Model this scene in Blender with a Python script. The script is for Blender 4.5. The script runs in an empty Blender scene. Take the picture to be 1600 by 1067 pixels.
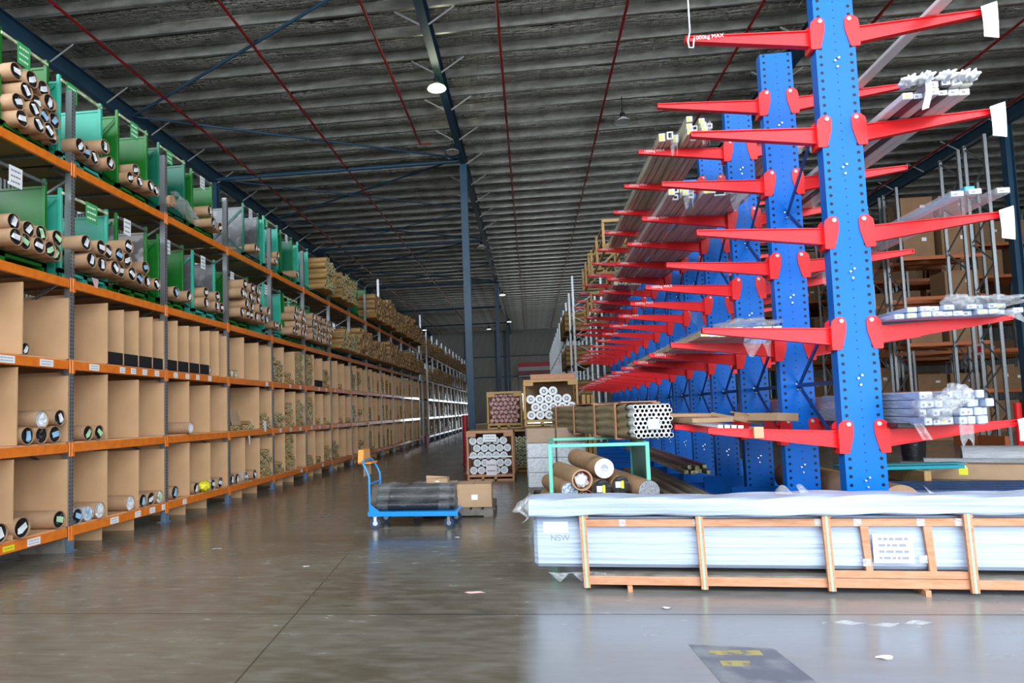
import bpy, math, random
from math import sin, cos, pi, radians
from mathutils import Vector, Matrix
random.seed(7)
SC = bpy.context.scene
COL = SC.collection
ORD = 'first second third fourth fifth sixth seventh eighth ninth tenth eleventh twelfth thirteenth fourteenth fifteenth sixteenth seventeenth eighteenth nineteenth twentieth'.split()

# ------------------------------------------------------------------ camera
cam_d = bpy.data.cameras.new('camera'); cam = bpy.data.objects.new('camera', cam_d); COL.objects.link(cam)
_r = Vector((0.99338, 0.110154, -0.032589)); _u = Vector((0.039545, -0.061571, 0.997319)); _f = Vector((-0.107853, 0.992006, 0.065519))
cam.matrix_world = Matrix(((_r.x, _u.x, -_f.x, 0), (_r.y, _u.y, -_f.y, 0), (_r.z, _u.z, -_f.z, 1.6), (0, 0, 0, 1)))
cam_d.sensor_width = 36; cam_d.lens = 1008.59 / 1600 * 36
cam_d.shift_x = (800 - 718.29) / 1600; cam_d.shift_y = (577.32 - 533.5) / 1600
cam_d.clip_start = .05; cam_d.clip_end = 400
SC.camera = cam

# ------------------------------------------------------------------ world, light, exposure
SC.view_settings.view_transform = 'Standard'; SC.view_settings.look = 'None'
SC.view_settings.gamma = 1; SC.view_settings.use_curve_mapping = False
SC.view_settings.exposure = -0.08
w = bpy.data.worlds.new('world'); SC.world = w; w.use_nodes = True
bg = w.node_tree.nodes['Background']; bg.inputs[0].default_value = (.84, .92, 1.0, 1); bg.inputs[1].default_value = 9.0
sun = bpy.data.lights.new('sun', 'SUN'); sun.energy = 26; sun.angle = radians(1.5); sun.color = (1, .93, .80)
sun_o = bpy.data.objects.new('sun', sun); COL.objects.link(sun_o); sun_o.rotation_euler = Vector((-.40, -1, -.14)).to_track_quat('-Z', 'Y').to_euler()
SC.cycles.use_denoising = True
SC.cycles.max_bounces = 8; SC.cycles.diffuse_bounces = 4; SC.cycles.glossy_bounces = 3; SC.cycles.transparent_max_bounces = 12
SC.cycles.sample_clamp_indirect = 6; SC.cycles.caustics_reflective = False; SC.cycles.caustics_refractive = False
FY, BY, WL, WR, ZR = -2.0, 92.0, -21.0, 31.0, 13.25
# openings: (x0, x1, z0, z1) in the front wall behind the camera and in the far wall
OPEN_F = [(-.8, 12.0, 0.0, 4.8), (-20.0, 30.0, 6.4, 12.6)]  # door, then an unseen upper strip added to light the racks from the front
OPEN_B = [(-4.0, 7.0, 0.0, 3.9)]
def portal(x0, x1, z0, z1, y, d):
    l = bpy.data.lights.new('opening_daylight', 'AREA'); l.shape = 'RECTANGLE'; l.size = x1-x0; l.size_y = z1-z0
    l.cycles.is_portal = True
    o = bpy.data.objects.new('opening_daylight', l); COL.objects.link(o); o.location = ((x0+x1)/2, y, (z0+z1)/2)
    o.rotation_euler = (pi/2 if d > 0 else -pi/2, 0, 0)
for q in OPEN_F: portal(*q, FY+.02, 1)
for q in OPEN_B: portal(*q, BY-.02, -1)

# ------------------------------------------------------------------ mesh helpers
class MB:
    def __init__(s): s.v=[]; s.f=[]; s.m=[]; s.sm=[]
    def add(s, vs, fs, m=0, smooth=False):
        n=len(s.v); s.v.extend(tuple(a) for a in vs)
        for f in fs: s.f.append(tuple(i+n for i in f)); s.m.append(m); s.sm.append(smooth)
        return s
    def box(s,x0,x1,y0,y1,z0,z1,m=0):
        return s.add([(x0,y0,z0),(x1,y0,z0),(x1,y1,z0),(x0,y1,z0),(x0,y0,z1),(x1,y0,z1),(x1,y1,z1),(x0,y1,z1)],
            [(0,3,2,1),(4,5,6,7),(0,1,5,4),(1,2,6,5),(2,3,7,6),(3,0,4,7)],m)
    def bbox(s,x0,x1,y0,y1,z0,z1,b=.01,m=0):   # chamfered box
        b=min(b,(x1-x0)/3,(y1-y0)/3,(z1-z0)/3)
        vs=[];idx={}
        for i,x in enumerate((x0,x1)):
            for j,y in enumerate((y0,y1)):
                for k,z in enumerate((z0,z1)):
                    sx,sy,sz=(b if i==0 else -b),(b if j==0 else -b),(b if k==0 else -b)
                    idx[i,j,k,0]=len(vs);vs.append((x,y+sy,z+sz))
                    idx[i,j,k,1]=len(vs);vs.append((x+sx,y,z+sz))
                    idx[i,j,k,2]=len(vs);vs.append((x+sx,y+sy,z))
        F=[]
        for i in (0,1):
            F.append([idx[i,0,0,0],idx[i,1,0,0],idx[i,1,1,0],idx[i,0,1,0]])
            F.append([idx[0,i,0,1],idx[1,i,0,1],idx[1,i,1,1],idx[0,i,1,1]])
            F.append([idx[0,0,i,2],idx[1,0,i,2],idx[1,1,i,2],idx[0,1,i,2]])
        for a in (0,1):
            for c in (0,1):
                F.append([idx[a,c,0,0],idx[a,c,1,0],idx[a,c,1,1],idx[a,c,0,1]])
                F.append([idx[a,0,c,0],idx[a,1,c,0],idx[a,1,c,2],idx[a,0,c,2]])
                F.append([idx[0,a,c,1],idx[1,a,c,1],idx[1,a,c,2],idx[0,a,c,2]])
                for k in (0,1): F.append([idx[a,c,k,0],idx[a,c,k,1],idx[a,c,k,2]])
        C=Vector(((x0+x1)/2,(y0+y1)/2,(z0+z1)/2)); G=[]
        for f in F:
            p=[Vector(vs[i]) for i in f]; n=(p[1]-p[0]).cross(p[2]-p[0]); c=sum(p,Vector())/len(p)
            G.append(tuple(f) if n.dot(c-C)>0 else tuple(reversed(f)))
        return s.add(vs,G,m)
    def bar(s,p0,p1,w,h,m=0,up=(0,0,1)):
        p0=Vector(p0);p1=Vector(p1);d=(p1-p0).normalized();u=Vector(up)
        if abs(d.dot(u))>.99:u=Vector((1,0,0))
        a=d.cross(u).normalized()*w/2;b=a.cross(d).normalized()*h/2
        return s.add([p0-a-b,p0+a-b,p0+a+b,p0-a+b,p1-a-b,p1+a-b,p1+a+b,p1-a+b],
            [(0,1,2,3),(7,6,5,4),(4,5,1,0),(5,6,2,1),(6,7,3,2),(7,4,0,3)],m)
    def cyl(s,p0,p1,r,n=12,m=0,caps=True,r2=None,cm=None):
        p0=Vector(p0);p1=Vector(p1);d=(p1-p0).normalized();u=Vector((0,0,1)) if abs(d.z)<.9 else Vector((1,0,0))
        a=d.cross(u).normalized();b=a.cross(d).normalized();r2=r if r2 is None else r2
        vs=[];
        for p,R in((p0,r),(p1,r2)):
            for i in range(n):
                t=2*pi*i/n;vs.append(p+a*R*cos(t)+b*R*sin(t))
        s.add(vs,[(i,n+i,n+(i+1)%n,(i+1)%n) for i in range(n)],m,True)
        if caps: s.add(vs,[tuple(range(n)),tuple(reversed(range(n,2*n)))],m if cm is None else cm)
        return s
    def ring(s,p0,d,r0,r1,n=16,m=0):
        p0=Vector(p0);d=Vector(d).normalized();u=Vector((0,0,1)) if abs(d.z)<.9 else Vector((1,0,0))
        a=d.cross(u).normalized();b=a.cross(d).normalized();vs=[]
        for R in(r0,r1):
            for i in range(n):
                t=2*pi*i/n;vs.append(p0+a*R*cos(t)+b*R*sin(t))
        return s.add(vs,[(i,(i+1)%n,n+(i+1)%n,n+i) for i in range(n)],m)
    def path(s,pts,r,n=10,m=0):
        pts=[Vector(p) for p in pts];vs=[];k=len(pts);a=None
        for j,p in enumerate(pts):
            d=(pts[min(j+1,k-1)]-pts[max(j-1,0)]).normalized()
            if a is None:
                u=Vector((0,0,1)) if abs(d.z)<.9 else Vector((1,0,0)); a=d.cross(u).normalized()
            a=(a-d*a.dot(d)).normalized();b=d.cross(a)
            for i in range(n):
                t=2*pi*i/n;vs.append(p+a*r*cos(t)+b*r*sin(t))
        fs=[]
        for j in range(k-1):
            for i in range(n):fs.append((j*n+i,j*n+(i+1)%n,(j+1)*n+(i+1)%n,(j+1)*n+i))
        s.add(vs,fs,m,True); s.add(vs,[tuple(reversed(range(n))),tuple(range((k-1)*n,k*n))],m)
        return s
    def prism(s,pts,a,b,axis='y',m=0):      # outline pts extruded along axis from a to b
        k=len(pts)
        def P(p,q): return {'y':(p[0],q,p[1]),'x':(q,p[0],p[1]),'z':(p[0],p[1],q)}[axis]
        vs=[P(p,a) for p in pts]+[P(p,b) for p in pts]
        ar=sum(pts[i][0]*pts[(i+1)%k][1]-pts[(i+1)%k][0]*pts[i][1] for i in range(k))
        if axis=='y': ar=-ar
        F=[tuple(reversed(range(k))),tuple(range(k,2*k))]+[(i,(i+1)%k,k+(i+1)%k,k+i) for i in range(k)]
        if ar<0: F=[tuple(reversed(f)) for f in F]
        return s.add(vs,F,m)
    def quad(s,a,b,c,d,m=0): return s.add([a,b,c,d],[(0,1,2,3)],m)
    def mesh(s,name,mats):
        me=bpy.data.meshes.new(name);me.from_pydata(s.v,[],s.f)
        for mt in (mats if isinstance(mats,(list,tuple)) else [mats]): me.materials.append(mt)
        me.polygons.foreach_set('material_index',s.m);me.polygons.foreach_set('use_smooth',s.sm);me.update();return me
    def build(s,name,mats,parent=None,loc=(0,0,0),rot=(0,0,0)): return put(name,s.mesh(name,mats),parent,loc,rot)
def put(name,me,parent=None,loc=(0,0,0),rot=(0,0,0),scale=None):
    o=bpy.data.objects.new(name,me);COL.objects.link(o);o.location=loc;o.rotation_euler=rot
    if parent:o.parent=parent
    if scale:o.scale=scale
    return o
def tag(o,label=None,cat=None,group=None,kind=None):
    if label:o['label']=label
    if cat:o['category']=cat
    if group:o['group']=group
    if kind:o['kind']=kind
    return o
def empty(name,loc,label,cat,group=None,rz=0):
    o=bpy.data.objects.new(name,None);COL.objects.link(o);o.location=loc;o.rotation_euler=(0,0,rz);o.empty_display_size=.1
    return tag(o,label,cat,group)
def sheet(name,mats,fn,nu,nv,parent=None,loc=(0,0,0),rot=(0,0,0),thick=0):
    vs=[fn(i/nu,j/nv) for j in range(nv+1) for i in range(nu+1)]
    b=MB();b.add(vs,[(j*(nu+1)+i,j*(nu+1)+i+1,(j+1)*(nu+1)+i+1,(j+1)*(nu+1)+i) for j in range(nv) for i in range(nu)],0,True)
    o=b.build(name,mats,parent,loc,rot)
    if thick:
        md=o.modifiers.new('thickness','SOLIDIFY');md.thickness=thick
    return o

# ------------------------------------------------------------------ materials
def M(name,col,rough=.6,metal=0,spec=.5,noise=None,bump=None,alpha=1,coat=0,trans=0):
    m=bpy.data.materials.new(name);m.use_nodes=True;nt=m.node_tree;p=nt.nodes['Principled BSDF']
    p.inputs['Base Color'].default_value=(*col,1);p.inputs['Roughness'].default_value=rough;p.inputs['Metallic'].default_value=metal
    p.inputs['Specular IOR Level'].default_value=spec;p.inputs['Alpha'].default_value=alpha;p.inputs['Coat Weight'].default_value=coat
    p.inputs['Transmission Weight'].default_value=trans
    tc=nt.nodes.new('ShaderNodeTexCoord')
    def nz(scale,detail=4,xyz=(1,1,1)):
        mp=nt.nodes.new('ShaderNodeMapping');mp.inputs['Scale'].default_value=xyz;nt.links.new(tc.outputs['Object'],mp.inputs['Vector'])
        n=nt.nodes.new('ShaderNodeTexNoise');n.inputs['Scale'].default_value=scale;n.inputs['Detail'].default_value=detail
        nt.links.new(mp.outputs[0],n.inputs['Vector']);return n
    if noise:     # (scale, colour2, lo, hi, xyz)
        n=nz(noise[0],5,noise[4] if len(noise)>4 else (1,1,1));cr=nt.nodes.new('ShaderNodeMapRange')
        cr.inputs['From Min'].default_value=noise[2];cr.inputs['From Max'].default_value=noise[3]
        mx=nt.nodes.new('ShaderNodeMix');mx.data_type='RGBA';mx.inputs[6].default_value=(*col,1);mx.inputs[7].default_value=(*noise[1],1)
        nt.links.new(n.outputs['Fac'],cr.inputs['Value']);nt.links.new(cr.outputs[0],mx.inputs[0]);nt.links.new(mx.outputs[2],p.inputs['Base Color'])
    if bump:      # (scale, strength, xyz)
        n=nz(bump[0],4,bump[2] if len(bump)>2 else (1,1,1));b=nt.nodes.new('ShaderNodeBump');b.inputs['Strength'].default_value=bump[1];b.inputs['Distance'].default_value=bump[3] if len(bump)>3 else .02
        nt.links.new(n.outputs['Fac'],b.inputs['Height']);nt.links.new(b.outputs[0],p.inputs['Normal'])
    return m
def mth(nt,op,a,b=None,c=None):
    n=nt.nodes.new('ShaderNodeMath');n.operation=op
    for i,x in enumerate((a,b,c)):
        if x is None:continue
        if isinstance(x,(int,float)):n.inputs[i].default_value=x
        else:nt.links.new(x,n.inputs[i])
    return n.outputs[0]
def sep(nt,kind='Object'):
    tc=nt.nodes.new('ShaderNodeTexCoord');s=nt.nodes.new('ShaderNodeSeparateXYZ');nt.links.new(tc.outputs[kind],s.inputs[0]);return s.outputs
def mixcol(nt,fac,c1,c2):
    mx=nt.nodes.new('ShaderNodeMix');mx.data_type='RGBA'
    for i,c in((6,c1),(7,c2)):
        if isinstance(c,tuple):mx.inputs[i].default_value=(*c,1)
        else:nt.links.new(c,mx.inputs[i])
    if isinstance(fac,(int,float)):mx.inputs[0].default_value=fac
    else:nt.links.new(fac,mx.inputs[0])
    return mx.outputs[2]
T={}
T['orange']=M('orange_paint',(.88,.22,.015),.30,coat=.5,noise=(9,(.70,.15,.015),.45,.75))
T['galv']=M('galvanised',(.33,.35,.36),.42,.75,noise=(30,(.22,.23,.24),.4,.7))
T['navy']=M('navy_paint',(.022,.075,.14),.45,noise=(1.5,(.035,.10,.17),.3,.7))
T['red']=M('red_paint',(.88,.020,.026),.36,spec=.3)
T['redpipe']=M('red_pipe',(.33,.012,.018),.4)
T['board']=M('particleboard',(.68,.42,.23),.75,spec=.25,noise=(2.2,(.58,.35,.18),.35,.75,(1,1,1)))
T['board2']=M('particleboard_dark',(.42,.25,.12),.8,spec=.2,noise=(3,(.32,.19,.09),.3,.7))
T['kraft']=M('kraft_paper',(.54,.33,.20),.6,spec=.3,noise=(5,(.42,.26,.14),.35,.7),bump=(7,.35,(1,1,1)))
T['kraft2']=M('taped_kraft',(.46,.27,.10),.4,spec=.5,noise=(8,(.30,.17,.06),.4,.65,(.3,1,1)),bump=(10,.4))
T['cardb']=M('cardboard',(.50,.33,.20),.7,spec=.25,noise=(3,(.43,.28,.17),.3,.7))
T['cardb_dk']=M('shaded_brown_cardboard',(.33,.19,.10),.7,spec=.25,noise=(3,(.27,.15,.08),.3,.7))  # deep kraft brown, with the shade of the right racks in the colour
T['tapeb']=M('brown_tape',(.50,.30,.15),.25)
T['black']=M('black_plastic',(.012,.012,.014),.35,bump=(14,.5))
T['blackmat']=M('black_matte',(.008,.008,.01),.7)
T['white']=M('white_paper',(.85,.87,.88),.6)
T['blue_tag']=M('blue_tag',(.35,.6,.85),.5)
T['green_tag']=M('green_tag',(.5,.78,.45),.5)
T['pink_tag']=M('pink_tag',(.8,.5,.5),.6)
T['cream']=M('cream_end',(.80,.80,.46),.35,noise=(22,(.20,.22,.12),.5,.56))
T['whiteend']=M('white_end',(.78,.80,.82),.4,noise=(25,(.55,.6,.66),.4,.65))
T['pipe_in']=M('tube_bore',(.05,.04,.045),.7)
T['pine']=M('pine_timber',(.54,.27,.15),.6,noise=(6,(.42,.18,.08),.4,.75,(1,6,6)),bump=(20,.15,(1,8,8)))
T['pine_y']=M('pine_timber_weathered',(.55,.34,.13),.65,noise=(6,(.40,.23,.08),.4,.75,(6,1,6)))
T['grey_wood']=M('weathered_wood',(.20,.18,.15),.8,noise=(6,(.09,.08,.07),.4,.7,(1,6,1)))
T['whitewrap']=M('white_film',(.43,.51,.65),.38,spec=.35,noise=(2,(.39,.46,.59),.4,.8,(.4,1,6)),bump=(3,.6,(.3,2,7),.035))
T['clear']=M('clear_film',(.50,.52,.52),.10,spec=1,alpha=.13,bump=(14,1,(1,.6,1),.05))
T['clearw']=M('cloudy_film',(.82,.84,.86),.13,spec=1,alpha=.30,bump=(18,1,(1,1,1),.05))
T['greywrap']=M('grey_wrap',(.42,.43,.45),.28,spec=.7,noise=(4,(.55,.57,.60),.4,.7,(.5,1,4)),bump=(6,.8,(.4,1,5),.03))
T['greenwrap']=M('green_grey_film',(.56,.53,.38),.25,spec=.7,noise=(4,(.84,.82,.66),.4,.7,(5,.3,4)),bump=(7,.8,(5,.3,3),.03))
T['greyprof']=M('grey_profile_film',(.50,.46,.43),.28,spec=.7,noise=(4,(.88,.82,.78),.42,.7,(7,.3,3)),bump=(7,.7,(6,.3,3),.03))
T['alu']=M('aluminium',(.75,.76,.78),.3,.8)
T['green']=M('green_paint',(.010,.17,.018),.4,noise=(3,(.008,.13,.014),.4,.7))
T['teal']=M('teal_paint',(.04,.43,.30),.42,noise=(3,(.035,.37,.26),.4,.7))
T['dkteal']=M('dark_teal_paint',(.008,.16,.09),.4,noise=(3,(.008,.12,.07),.4,.7))
T['grey_sheet']=M('bare_steel_sheet',(.16,.165,.17),.45,.5,noise=(5,(.32,.33,.34),.52,.7),bump=(8,.2))
T['peeled']=M('peeled_sheet',(.42,.38,.36),.6,noise=(2.5,(.13,.12,.12),.47,.52))
T['mint']=M('mint_paint',(.17,.66,.50),.4,noise=(4,(.13,.56,.42),.4,.7))
T['railtape']=M('pale_tape',(.62,.66,.40),.35,noise=(14,(.35,.38,.22),.45,.6))
T['sign_green']=M('sign_green',(.06,.42,.12),.4)
T['trolley']=M('trolley_blue',(.02,.28,.72),.3,coat=.4)
T['rubber']=M('blue_grey_rubber',(.02,.045,.10),.6)
T['orangep']=M('orange_plastic',(.85,.28,.03),.4)
T['yellow']=M('yellow_label',(.85,.78,.03),.5)
T['strap']=M('green_strap',(.35,.62,.36),.35)
T['hotwhite']=M('white_enamel',(.85,.87,.86),.3)
T['tealpl']=M('teal_plank',(.03,.36,.45),.3)
T['dkblue']=M('dark_blue_profile',(.02,.05,.13),.3)
T['wall']=M('grey_cladding',(.20,.21,.21),.5,.2,noise=(.6,(.15,.16,.16),.3,.7))
T['concrete_out']=M('outdoor_concrete',(.45,.44,.42),.9)
def lampmat(name,col,s):
    m=M(name,col,.4);p=m.node_tree.nodes['Principled BSDF'];p.inputs['Emission Color'].default_value=(*col,1);p.inputs['Emission Strength'].default_value=s;return m
T['lit']=lampmat('lamp_glow',(.86,1.0,.30),7)
T['litfar']=lampmat('lamp_glow_far',(1,1,.9),3)

T['flyb']=M('light_grey_steel',(.55,.56,.56),.5,.3)
def blue_holes():      # blue column paint with punched holes (flat faces towards y): big ones along both edges, small ones down the middle
    m=M('blue_column_paint',(.0,.15,.66),.36,spec=.22);nt=m.node_tree;p=nt.nodes['Principled BSDF'];x,y,z=sep(nt)[:3]
    def dots(cx,sp,r,off=0):
        dx=mth(nt,'SUBTRACT',mth(nt,'ABSOLUTE',x),cx);dz=mth(nt,'SUBTRACT',mth(nt,'FRACT',mth(nt,'ADD',mth(nt,'DIVIDE',z,sp),off)),.5);dz=mth(nt,'MULTIPLY',dz,sp)
        d=mth(nt,'ADD',mth(nt,'MULTIPLY',dx,dx),mth(nt,'MULTIPLY',dz,dz));return mth(nt,'LESS_THAN',d,r*r)
    a=dots(.158,.092,.0185);b=dots(0,.092,.0075,.3)
    g=nt.nodes.new('ShaderNodeNewGeometry');sn=nt.nodes.new('ShaderNodeSeparateXYZ');tcn=nt.nodes.new('ShaderNodeTexCoord');nt.links.new(tcn.outputs['Normal'],sn.inputs[0])
    face=mth(nt,'GREATER_THAN',mth(nt,'ABSOLUTE',sn.outputs[1]),.9)
    f=mth(nt,'MULTIPLY',mth(nt,'MAXIMUM',a,b),face)
    nt.links.new(mixcol(nt,f,(0.0,.15,.66),(.004,.008,.02)),p.inputs['Base Color']);return m
T['bluecol']=blue_holes()
T['blue']=M('blue_paint',(.0,.13,.58),.36,spec=.25)
def slotted():
    m=M('slotted_upright',(.33,.35,.36),.4,.75);nt=m.node_tree;p=nt.nodes['Principled BSDF'];x,y,z=sep(nt)[:3]
    fz=mth(nt,'FRACT',mth(nt,'DIVIDE',z,.05));s=mth(nt,'LESS_THAN',mth(nt,'ABSOLUTE',mth(nt,'SUBTRACT',fz,.5)),.24)
    dy=mth(nt,'SUBTRACT',mth(nt,'ABSOLUTE',y),.024);t=mth(nt,'LESS_THAN',mth(nt,'ABSOLUTE',dy),.006)
    nt.links.new(mixcol(nt,mth(nt,'MULTIPLY',s,t),(.36,.38,.39),(.02,.02,.02)),p.inputs['Base Color']);return m
T['slot']=slotted()
def foil():
    m=M('foil_insulation',(.5,.48,.45),.14,.97);nt=m.node_tree;p=nt.nodes['Principled BSDF'];x,y,z=sep(nt)[:3]
    def grid(c,sp,wd):
        f=mth(nt,'FRACT',mth(nt,'DIVIDE',c,sp));return mth(nt,'SMOOTH_MIN',mth(nt,'MULTIPLY',mth(nt,'ABSOLUTE',mth(nt,'SUBTRACT',f,.5)),1/wd),1,.2)
    g=mth(nt,'MULTIPLY',grid(x,.3,.09),grid(y,.15,.12))
    n=nt.nodes.new('ShaderNodeTexNoise');n.inputs['Scale'].default_value=3.2;n.inputs['Detail'].default_value=5
    tc=nt.nodes.new('ShaderNodeTexCoord');mp=nt.nodes.new('ShaderNodeMapping');mp.inputs['Scale'].default_value=(1,2.6,1);nt.links.new(tc.outputs['Object'],mp.inputs[0]);nt.links.new(mp.outputs[0],n.inputs['Vector'])
    vo=nt.nodes.new('ShaderNodeTexVoronoi');vo.inputs['Scale'].default_value=7;nt.links.new(mp.outputs[0],vo.inputs['Vector'])
    h=mth(nt,'ADD',mth(nt,'ADD',mth(nt,'MULTIPLY',g,.5),mth(nt,'MULTIPLY',n.outputs['Fac'],1.6)),mth(nt,'MULTIPLY',vo.outputs['Distance'],.5))
    b=nt.nodes.new('ShaderNodeBump');b.inputs['Strength'].default_value=1;b.inputs['Distance'].default_value=.10;nt.links.new(h,b.inputs['Height']);nt.links.new(b.outputs[0],p.inputs['Normal'])
    nt.links.new(mixcol(nt,n.outputs['Fac'],(.045,.040,.032),(.34,.325,.29)),p.inputs['Base Color']);return m
T['foil']=foil()
T['purlin']=M('purlin_steel',(.80,.79,.75),.34,.8,noise=(3,(.50,.49,.45),.35,.7,(.6,1,1)),bump=(9,.5,(2,1,1),.02))
def floor_mat():
    m=M('polished_concrete',(.2,.19,.17),.3,spec=.5);nt=m.node_tree;p=nt.nodes['Principled BSDF'];x,y,z=sep(nt)[:3]
    tc=nt.nodes.new('ShaderNodeTexCoord')
    def nz(s,d=5,sc=(1,1,1)):
        mp=nt.nodes.new('ShaderNodeMapping');mp.inputs['Scale'].default_value=sc;nt.links.new(tc.outputs['Object'],mp.inputs[0])
        n=nt.nodes.new('ShaderNodeTexNoise');n.inputs['Scale'].default_value=s;n.inputs['Detail'].default_value=d;nt.links.new(mp.outputs[0],n.inputs['Vector']);return n.outputs['Fac']
    big=nz(.55,6,(.7,1,1));fine=nz(9,8,(.35,1,1));scr=nz(22,6,(.15,1,1))
    def mr(v,a,b):
        r=nt.nodes.new('ShaderNodeMapRange');nt.links.new(v,r.inputs[0]);r.inputs[1].default_value=a;r.inputs[2].default_value=b;return r.outputs[0]
    c=mixcol(nt,mr(big,.38,.62),(.11,.090,.060),(.18,.165,.13))
    c=mixcol(nt,mth(nt,'MULTIPLY',mr(fine,.42,.72),.6),c,(.24,.225,.19))
    c=mixcol(nt,mth(nt,'MULTIPLY',mr(scr,.5,.75),.5),c,(.07,.065,.06))
    right=mr(x,-.16,.0)                         # daylight from the door, painted in as a paler, bluer patch
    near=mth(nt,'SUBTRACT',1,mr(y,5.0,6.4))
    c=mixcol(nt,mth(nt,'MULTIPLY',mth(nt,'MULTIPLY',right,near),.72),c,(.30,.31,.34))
    def joint(d,w): return mth(nt,'LESS_THAN',mth(nt,'ABSOLUTE',d),w)
    j1=joint(mth(nt,'ADD',mth(nt,'ADD',x,1.5),mth(nt,'MULTIPLY',y,.092)),.007)
    j2=joint(mth(nt,'ADD',mth(nt,'SUBTRACT',y,5.2),mth(nt,'MULTIPLY',x,.0)),.012)
    j3=joint(mth(nt,'SUBTRACT',mth(nt,'FRACT',mth(nt,'DIVIDE',mth(nt,'ADD',y,.8),6.0)),.5),.0025)
    j=mth(nt,'MAXIMUM',mth(nt,'MAXIMUM',j1,j2),j3)
    c=mixcol(nt,mth(nt,'MULTIPLY',j,.75),c,(.03,.028,.025))
    nt.links.new(c,p.inputs['Base Color'])
    ro=mth(nt,'ADD',mth(nt,'MULTIPLY',mr(fine,.3,.8),.15),mth(nt,'ADD',mth(nt,'MULTIPLY',mr(big,.3,.7),.07),.12))
    nt.links.new(ro,p.inputs['Roughness'])
    b=nt.nodes.new('ShaderNodeBump');b.inputs['Strength'].default_value=.12;b.inputs['Distance'].default_value=.01;nt.links.new(fine,b.inputs['Height']);nt.links.new(b.outputs[0],p.inputs['Normal'])
    return m
T['floor']=floor_mat()
T['foilend']=M('crumpled_foil_end',(.62,.72,.85),.3,.3,noise=(30,(.25,.32,.45),.45,.58),bump=(30,1,(1,1,1),.02))
T['blackfilm']=M('black_profile_film',(.05,.05,.055),.3,noise=(6,(.25,.25,.25),.55,.7,(4,.3,3)))
T['dkbluep']=M('dark_blue_brace',(.01,.05,.22),.3)
T['olive']=M('olive_woven_wrap',(.33,.27,.16),.6,noise=(5,(.22,.18,.10),.4,.7,(1,.4,3)),bump=(6,.6,(1,.6,3),.03))
T['pinkend']=M('pink_tube_end',(.10,.03,.03),.5,noise=(22,(.55,.26,.22),.5,.54))
T['pinkcore']=M('pink_tube_core',(.62,.30,.27),.5,noise=(25,(.75,.62,.58),.45,.55))
T['greyend']=M('grey_core',(.40,.41,.45),.5,noise=(40,(.22,.22,.25),.4,.6))
T['paleblue']=M('pale_blue_paper',(.62,.74,.92),.6)
T['pinkp']=M('pale_pink_paper',(.82,.74,.76),.6)
T['orange2']=M('dull_orange_paint',(.50,.13,.03),.5)
T['cardw']=M('cream_film',(.74,.72,.66),.35,bump=(6,.6,(5,.4,3),.03))
def corrug():
    m=M('corrugated_cladding',(.55,.56,.53),.55,.1);nt=m.node_tree;p=nt.nodes['Principled BSDF'];x,y,z=sep(nt)[:3]
    h=mth(nt,'SINE',mth(nt,'MULTIPLY',mth(nt,'ADD',x,y),31));b=nt.nodes.new('ShaderNodeBump');b.inputs['Strength'].default_value=1;b.inputs['Distance'].default_value=.03
    nt.links.new(h,b.inputs['Height']);nt.links.new(b.outputs[0],p.inputs['Normal']);return m
T['corr']=corrug()

# ------------------------------------------------------------------ the building
def struct(o): o['kind']='structure';return o
struct(MB().box(WL,WR,FY-14,BY+.2,-.2,0).build('floor',T['floor']))
struct(MB().box(-60,60,BY+.2,160,-.25,-.03).box(-60,60,-80,FY-14,-.25,-.03).build('ground_outside',T['concrete_out']))
def wall_with_holes(name,y,t,holes):
    b=MB();xs=sorted({WL,WR,*[h[0] for h in holes],*[h[1] for h in holes]});zs=sorted({0,ZR+.4,*[h[2] for h in holes],*[h[3] for h in holes]})
    for i in range(len(xs)-1):
        for k in range(len(zs)-1):
            cx,cz=(xs[i]+xs[i+1])/2,(zs[k]+zs[k+1])/2
            if any(h[0]<cx<h[1] and h[2]<cz<h[3] for h in holes):continue
            b.box(xs[i],xs[i+1],y,y+t,zs[k],zs[k+1])
    return struct(b.build(name,T['corr']))
wall_with_holes('wall_front',FY-.2,.2,OPEN_F)
wall_with_holes('wall_back',BY,.2,OPEN_B)
struct(MB().box(WL-.2,WL,FY,BY,0,ZR+.4).build('wall_left',T['corr']))
struct(MB().box(WR,WR+.2,FY,BY,0,ZR+.4).build('wall_right',T['corr']))
# foil blanket sagging between the purlins
PS=1.3; PY0=-1.0; NP=int((BY-PY0)/PS)+1
b=MB();nx=24
rows=[]
for i in range(NP):
    for q in range(6):
        rows.append((PY0+PS*(i+q/6),q))
for (y,q) in rows:
    for k in range(nx+1):
        x=WL+(WR-WL)*k/nx
        s=-.13*sin(pi*q/6)*(1+.25*sin(x*1.7+y))
        b.v.append((x,y,ZR+s))
for j in range(len(rows)-1):
    for k in range(nx):
        b.f.append((j*(nx+1)+k,(j+1)*(nx+1)+k,(j+1)*(nx+1)+k+1,j*(nx+1)+k+1));b.m.append(0);b.sm.append(True)
b.box(WL,WR,FY,BY,ZR+.3,ZR+.34)
struct(b.build('ceiling',T['foil']))
pm=MB();pm.box(WL,WR,-.006,.006,-.30,0).box(WL,WR,-.006,.085,-.30,-.288).box(WL,WR,-.006,-.0055,-.30,-.27)
pme=pm.mesh('roof_purlin',T['purlin'])
for i in range(NP):
    struct(put('roof_purlin',pme,None,(0,PY0+PS*i,ZR)))
RX=[-14.0,-2.55,8.8,19.4]; RZ=ZR-.3
def ibeam(b,y0,y1,z0,z1,w=.24,m=0):
    b.box(-w/2,w/2,y0,y1,z0,z0+.02,m).box(-w/2,w/2,y0,y1,z1-.02,z1,m).box(-.008,.008,y0,y1,z0,z1,m);return b
rb=ibeam(MB(),FY,BY,-.55,0).mesh('roof_rafter',T['navy'])
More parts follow.
